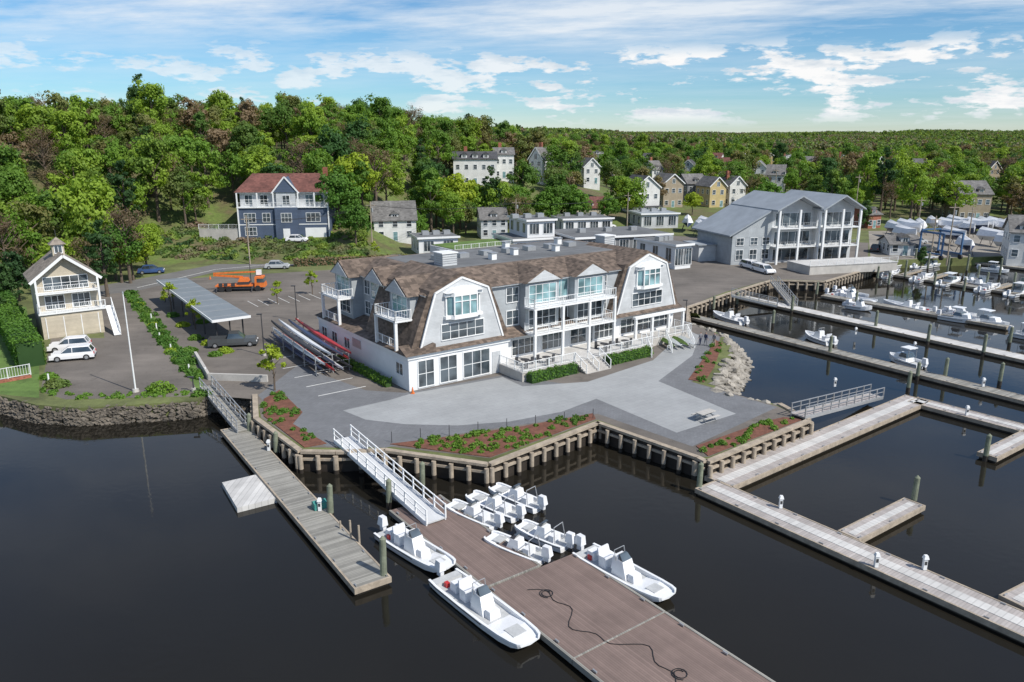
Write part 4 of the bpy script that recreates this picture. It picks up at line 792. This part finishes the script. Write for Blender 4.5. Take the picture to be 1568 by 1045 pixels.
def patch(k):
    P=[];N=[]
    for i in range(210):
        cx,cy=rng.random(2)*104-52; R=2.6+2.2*rng.random(); H=8+6*rng.random(); n=46
        q=rng.normal(size=(n,3)); q/=np.linalg.norm(q,axis=1)[:,None]; q[:,2]=np.abs(q[:,2])*1.3-.35
        P.append(q*np.array([R,R,R])*(.6+.55*rng.random((n,1)))+np.array([cx,cy,H-R*.6])); N.append(q)
    P=np.concatenate(P);N=np.concatenate(N); V=leaves(P,1.6,N); me=bpy.data.meshes.new('canopy_patch'); me.from_pydata(V.tolist(),[],[(4*i,4*i+1,4*i+2,4*i+3) for i in range(len(P))]); me.materials.append(M['leaf_far']); me.update(); return me
pat=[patch(i) for i in range(4)]; fw=bpy.data.objects.new('distant_woodland',None); COL.objects.link(fw)
y=640
while y<3200:
    x=-.8*y-100
    while x<.8*y+100: obj('canopy',random.choice(pat),(x,y,tz(x,y)+random.uniform(-1,2.5)),random.choice((0,1.5708,3.1416,4.7124)),(1,1,random.uniform(.85,1.2)),fw); x+=98
    y+=98 if y<1600 else 150
def tree(name,u,v,mesh,s,yaw=0):
    p=GT(u,v); obj(name,mesh,p,yaw,s)
yel=treemesh('yellow_maple',12,4.6,54,100,'leaf_yellow'); grn=treemesh('shade_tree',12,4.2,48,90,'leaf_green'); sml=treemesh('sapling',5,1.4,20,45,'leaf_yellow',.22,.68,.28,.55,5)
con=treemesh('evergreen',9,1.8,44,70,'leaf_dark',.3,.5,.46,.8,4)
tree('maple_tree',668,350,yel,1.15); tree('maple_tree',705,352,yel,1.25,2); tree('maple_tree',736,350,yel,.9,4); tree('shade_tree',545,374,grn,.75); tree('shade_tree',520,352,grn,1.1,1); tree('maple_tree',545,330,yel,1.2,3)
tree('shade_tree',187,434,grn,.85,1); tree('maple_tree',160,422,yel,.9,2); tree('maple_tree',960,338,yel,.8,2); tree('shade_tree',880,350,grn,.9,2); tree('shade_tree',1170,340,grn,1.,2); tree('shade_tree',838,352,grn,.9,5); tree('maple_tree',205,430,yel,.7,2); tree('shade_tree',795,350,grn,.85,1); tree('shade_tree',860,345,grn,1.,3); tree('shade_tree',930,345,grn,.7,2); tree('maple_tree',1060,330,yel,.6,2); tree('shade_tree',640,372,grn,.6,4)
for a in ((425,466),(478,452),(300,505),(420,600),(575,398),(262,478)): tree('sapling_tree',*a,sml,random.uniform(.7,1.),random.random()*6)
for a in ((12,475,.8),(30,462,.9),(-5,500,.7),(1322,350,.9),(1410,408,.45)): tree('evergreen_tree',a[0],a[1],con,a[2])
hedge('roadside_hedge',G(450,408),G(625,400),1.6,1.3,0,'leaf_wood',14,.35)
def bush(name,u,v,r,leaf='leaf_green'):
    p=G(u,v); q=rng.normal(size=(420,3)); q/=np.linalg.norm(q,axis=1)[:,None]; q[:,2]=np.abs(q[:,2]); leafobj(name,q*r*(.6+.45*rng.random((420,1)))*np.array([1.2,1,.8])+np.array(p),q,.22,leaf)
for a in ((246,600,1.3),(88,592,1.1),(75,580,.8),(278,556,.8),(262,540,.7),(250,520,.7),(236,500,.7),(225,485,.6),(214,468,.6),(290,540,.9),(300,520,.8),(280,500,.8),(310,495,.7),(265,485,.8),(690,392,1.),(1365,385,1.),(330,545,.7),(345,540,.8),(318,528,.7)): bush('garden_bush',*a,random.choice(['leaf_green','leaf_yellow','leaf_wood']))
P=[];N=[]
for i in range(420):
    p=GT(random.uniform(235,560),random.uniform(345,400))
    if p[1]<160: continue
    R=random.uniform(.4,1.4); q=rng.normal(size=(45,3)); q/=np.linalg.norm(q,axis=1)[:,None]; q[:,2]=abs(q[:,2]); P.append(q*R*np.array([1,1,.6])+np.array(p)); N.append(q)
leafobj('bank_undergrowth',np.concatenate(P),np.concatenate(N),.4,'leaf_far')
# ---------------------------------------------------------------- sky, sun, camera
w=bpy.data.worlds.new('World'); S.world=w; w.use_nodes=True; nt=w.node_tree; bg=nt.nodes['Background']; out=nt.nodes['World Output']
EL=math.radians(47); AZ=math.atan2(.8,-.6)
tc=nd(nt,'ShaderNodeTexCoord').outputs['Generated']; sp=nd(nt,'ShaderNodeSeparateXYZ'); nt.links.new(tc,sp.inputs[0]); X,Y,Z=sp.outputs
sk=nd(nt,'ShaderNodeTexSky',sky_type='NISHITA'); sk.sun_disc=False; sk.sun_elevation=EL; sk.sun_rotation=AZ; sk.air_density=1.; sk.dust_density=.2; sk.ozone_density=1.6
tint=ramp(nt,Z,[(.0,(.80,.93,1.10)),(.05,(.52,.80,1.05)),(.18,(.52,.78,1.0)),(.5,(.9,1.,1.1))])
nt.links.new(mixc(nt,1.,sk.outputs[0],tint,'MULTIPLY'),bg.inputs[0]); bg.inputs[1].default_value=.115
def comb(a,b_,c):
    n=nd(nt,'ShaderNodeCombineXYZ')
    for i,v in enumerate((a,b_,c)):
        if hasattr(v,'is_output'): nt.links.new(v,n.inputs[i])
        else: n.inputs[i].default_value=v
    return n.outputs[0]
zz=mth(nt,'ADD',mth(nt,'MAXIMUM',Z,0),.04); cx=mth(nt,'DIVIDE',X,zz); cy=mth(nt,'DIVIDE',Y,zz)
cir=noise(nt,.6,10,.66,comb(mth(nt,'ADD',mth(nt,'MULTIPLY',cx,.7),mth(nt,'MULTIPLY',cy,.35)),cy,0))
cm=mth(nt,'MULTIPLY',ramp(nt,cir,[(.38,0),(.62,1.)]),ramp(nt,Z,[(.05,.15),(.10,.3),(.125,1.),(.22,.9),(.5,.25)])); cm=mth(nt,'MULTIPLY',cm,.85)
az=mth(nt,'ARCTAN2',X,Y)
def cum(dz):
    return noise(nt,1.2,8,.6,comb(mth(nt,'MULTIPLY',az,10),mth(nt,'MULTIPLY',mth(nt,'ADD',Z,dz),36),7.1))
msk=mth(nt,'MULTIPLY',ramp(nt,Z,[(.012,0),(.03,1.),(.095,1.),(.12,0)]),ramp(nt,mth(nt,'ADD',mth(nt,'MULTIPLY',az,.6),.5),[(.15,.55),(.45,.75),(.58,1.)]))
c0=mth(nt,'MULTIPLY',ramp(nt,cum(0),[(.515,0),(.575,1.)]),msk)
shade=ramp(nt,cum(.008),[(.46,(.70,.77,.84)),(.60,(1.,1.,1.))])
ccol=mixc(nt,c0,(.90,.94,.98),shade)
b2=nd(nt,'ShaderNodeBackground'); nt.links.new(ccol,b2.inputs[0]); b2.inputs[1].default_value=.97
mm=mth(nt,'MAXIMUM',cm,c0); mx=nd(nt,'ShaderNodeMixShader'); nt.links.new(mm,mx.inputs[0]); nt.links.new(bg.outputs[0],mx.inputs[1]); nt.links.new(b2.outputs[0],mx.inputs[2]); nt.links.new(mx.outputs[0],out.inputs[0])
sl=bpy.data.lights.new('sun','SUN'); sl.energy=5.0; sl.angle=math.radians(.5); sl.color=(1,.95,.87); so=bpy.data.objects.new('sun',sl); COL.objects.link(so)
dv=Vector((-.8*math.cos(EL),.6*math.cos(EL),-math.sin(EL))); so.rotation_euler=dv.to_track_quat('-Z','Y').to_euler()
cd=bpy.data.cameras.new('camera'); cam=bpy.data.objects.new('camera',cd); COL.objects.link(cam); cam.location=(0,0,CH); cam.rotation_euler=(math.pi/2-PT,0,0); cd.sensor_width=36; cd.lens=36*F/1568; cd.clip_end=20000; cd.clip_start=.5
S.camera=cam; S.view_settings.view_transform='Standard'; S.view_settings.look='None'; S.view_settings.exposure=0
print('TREES',cnt)
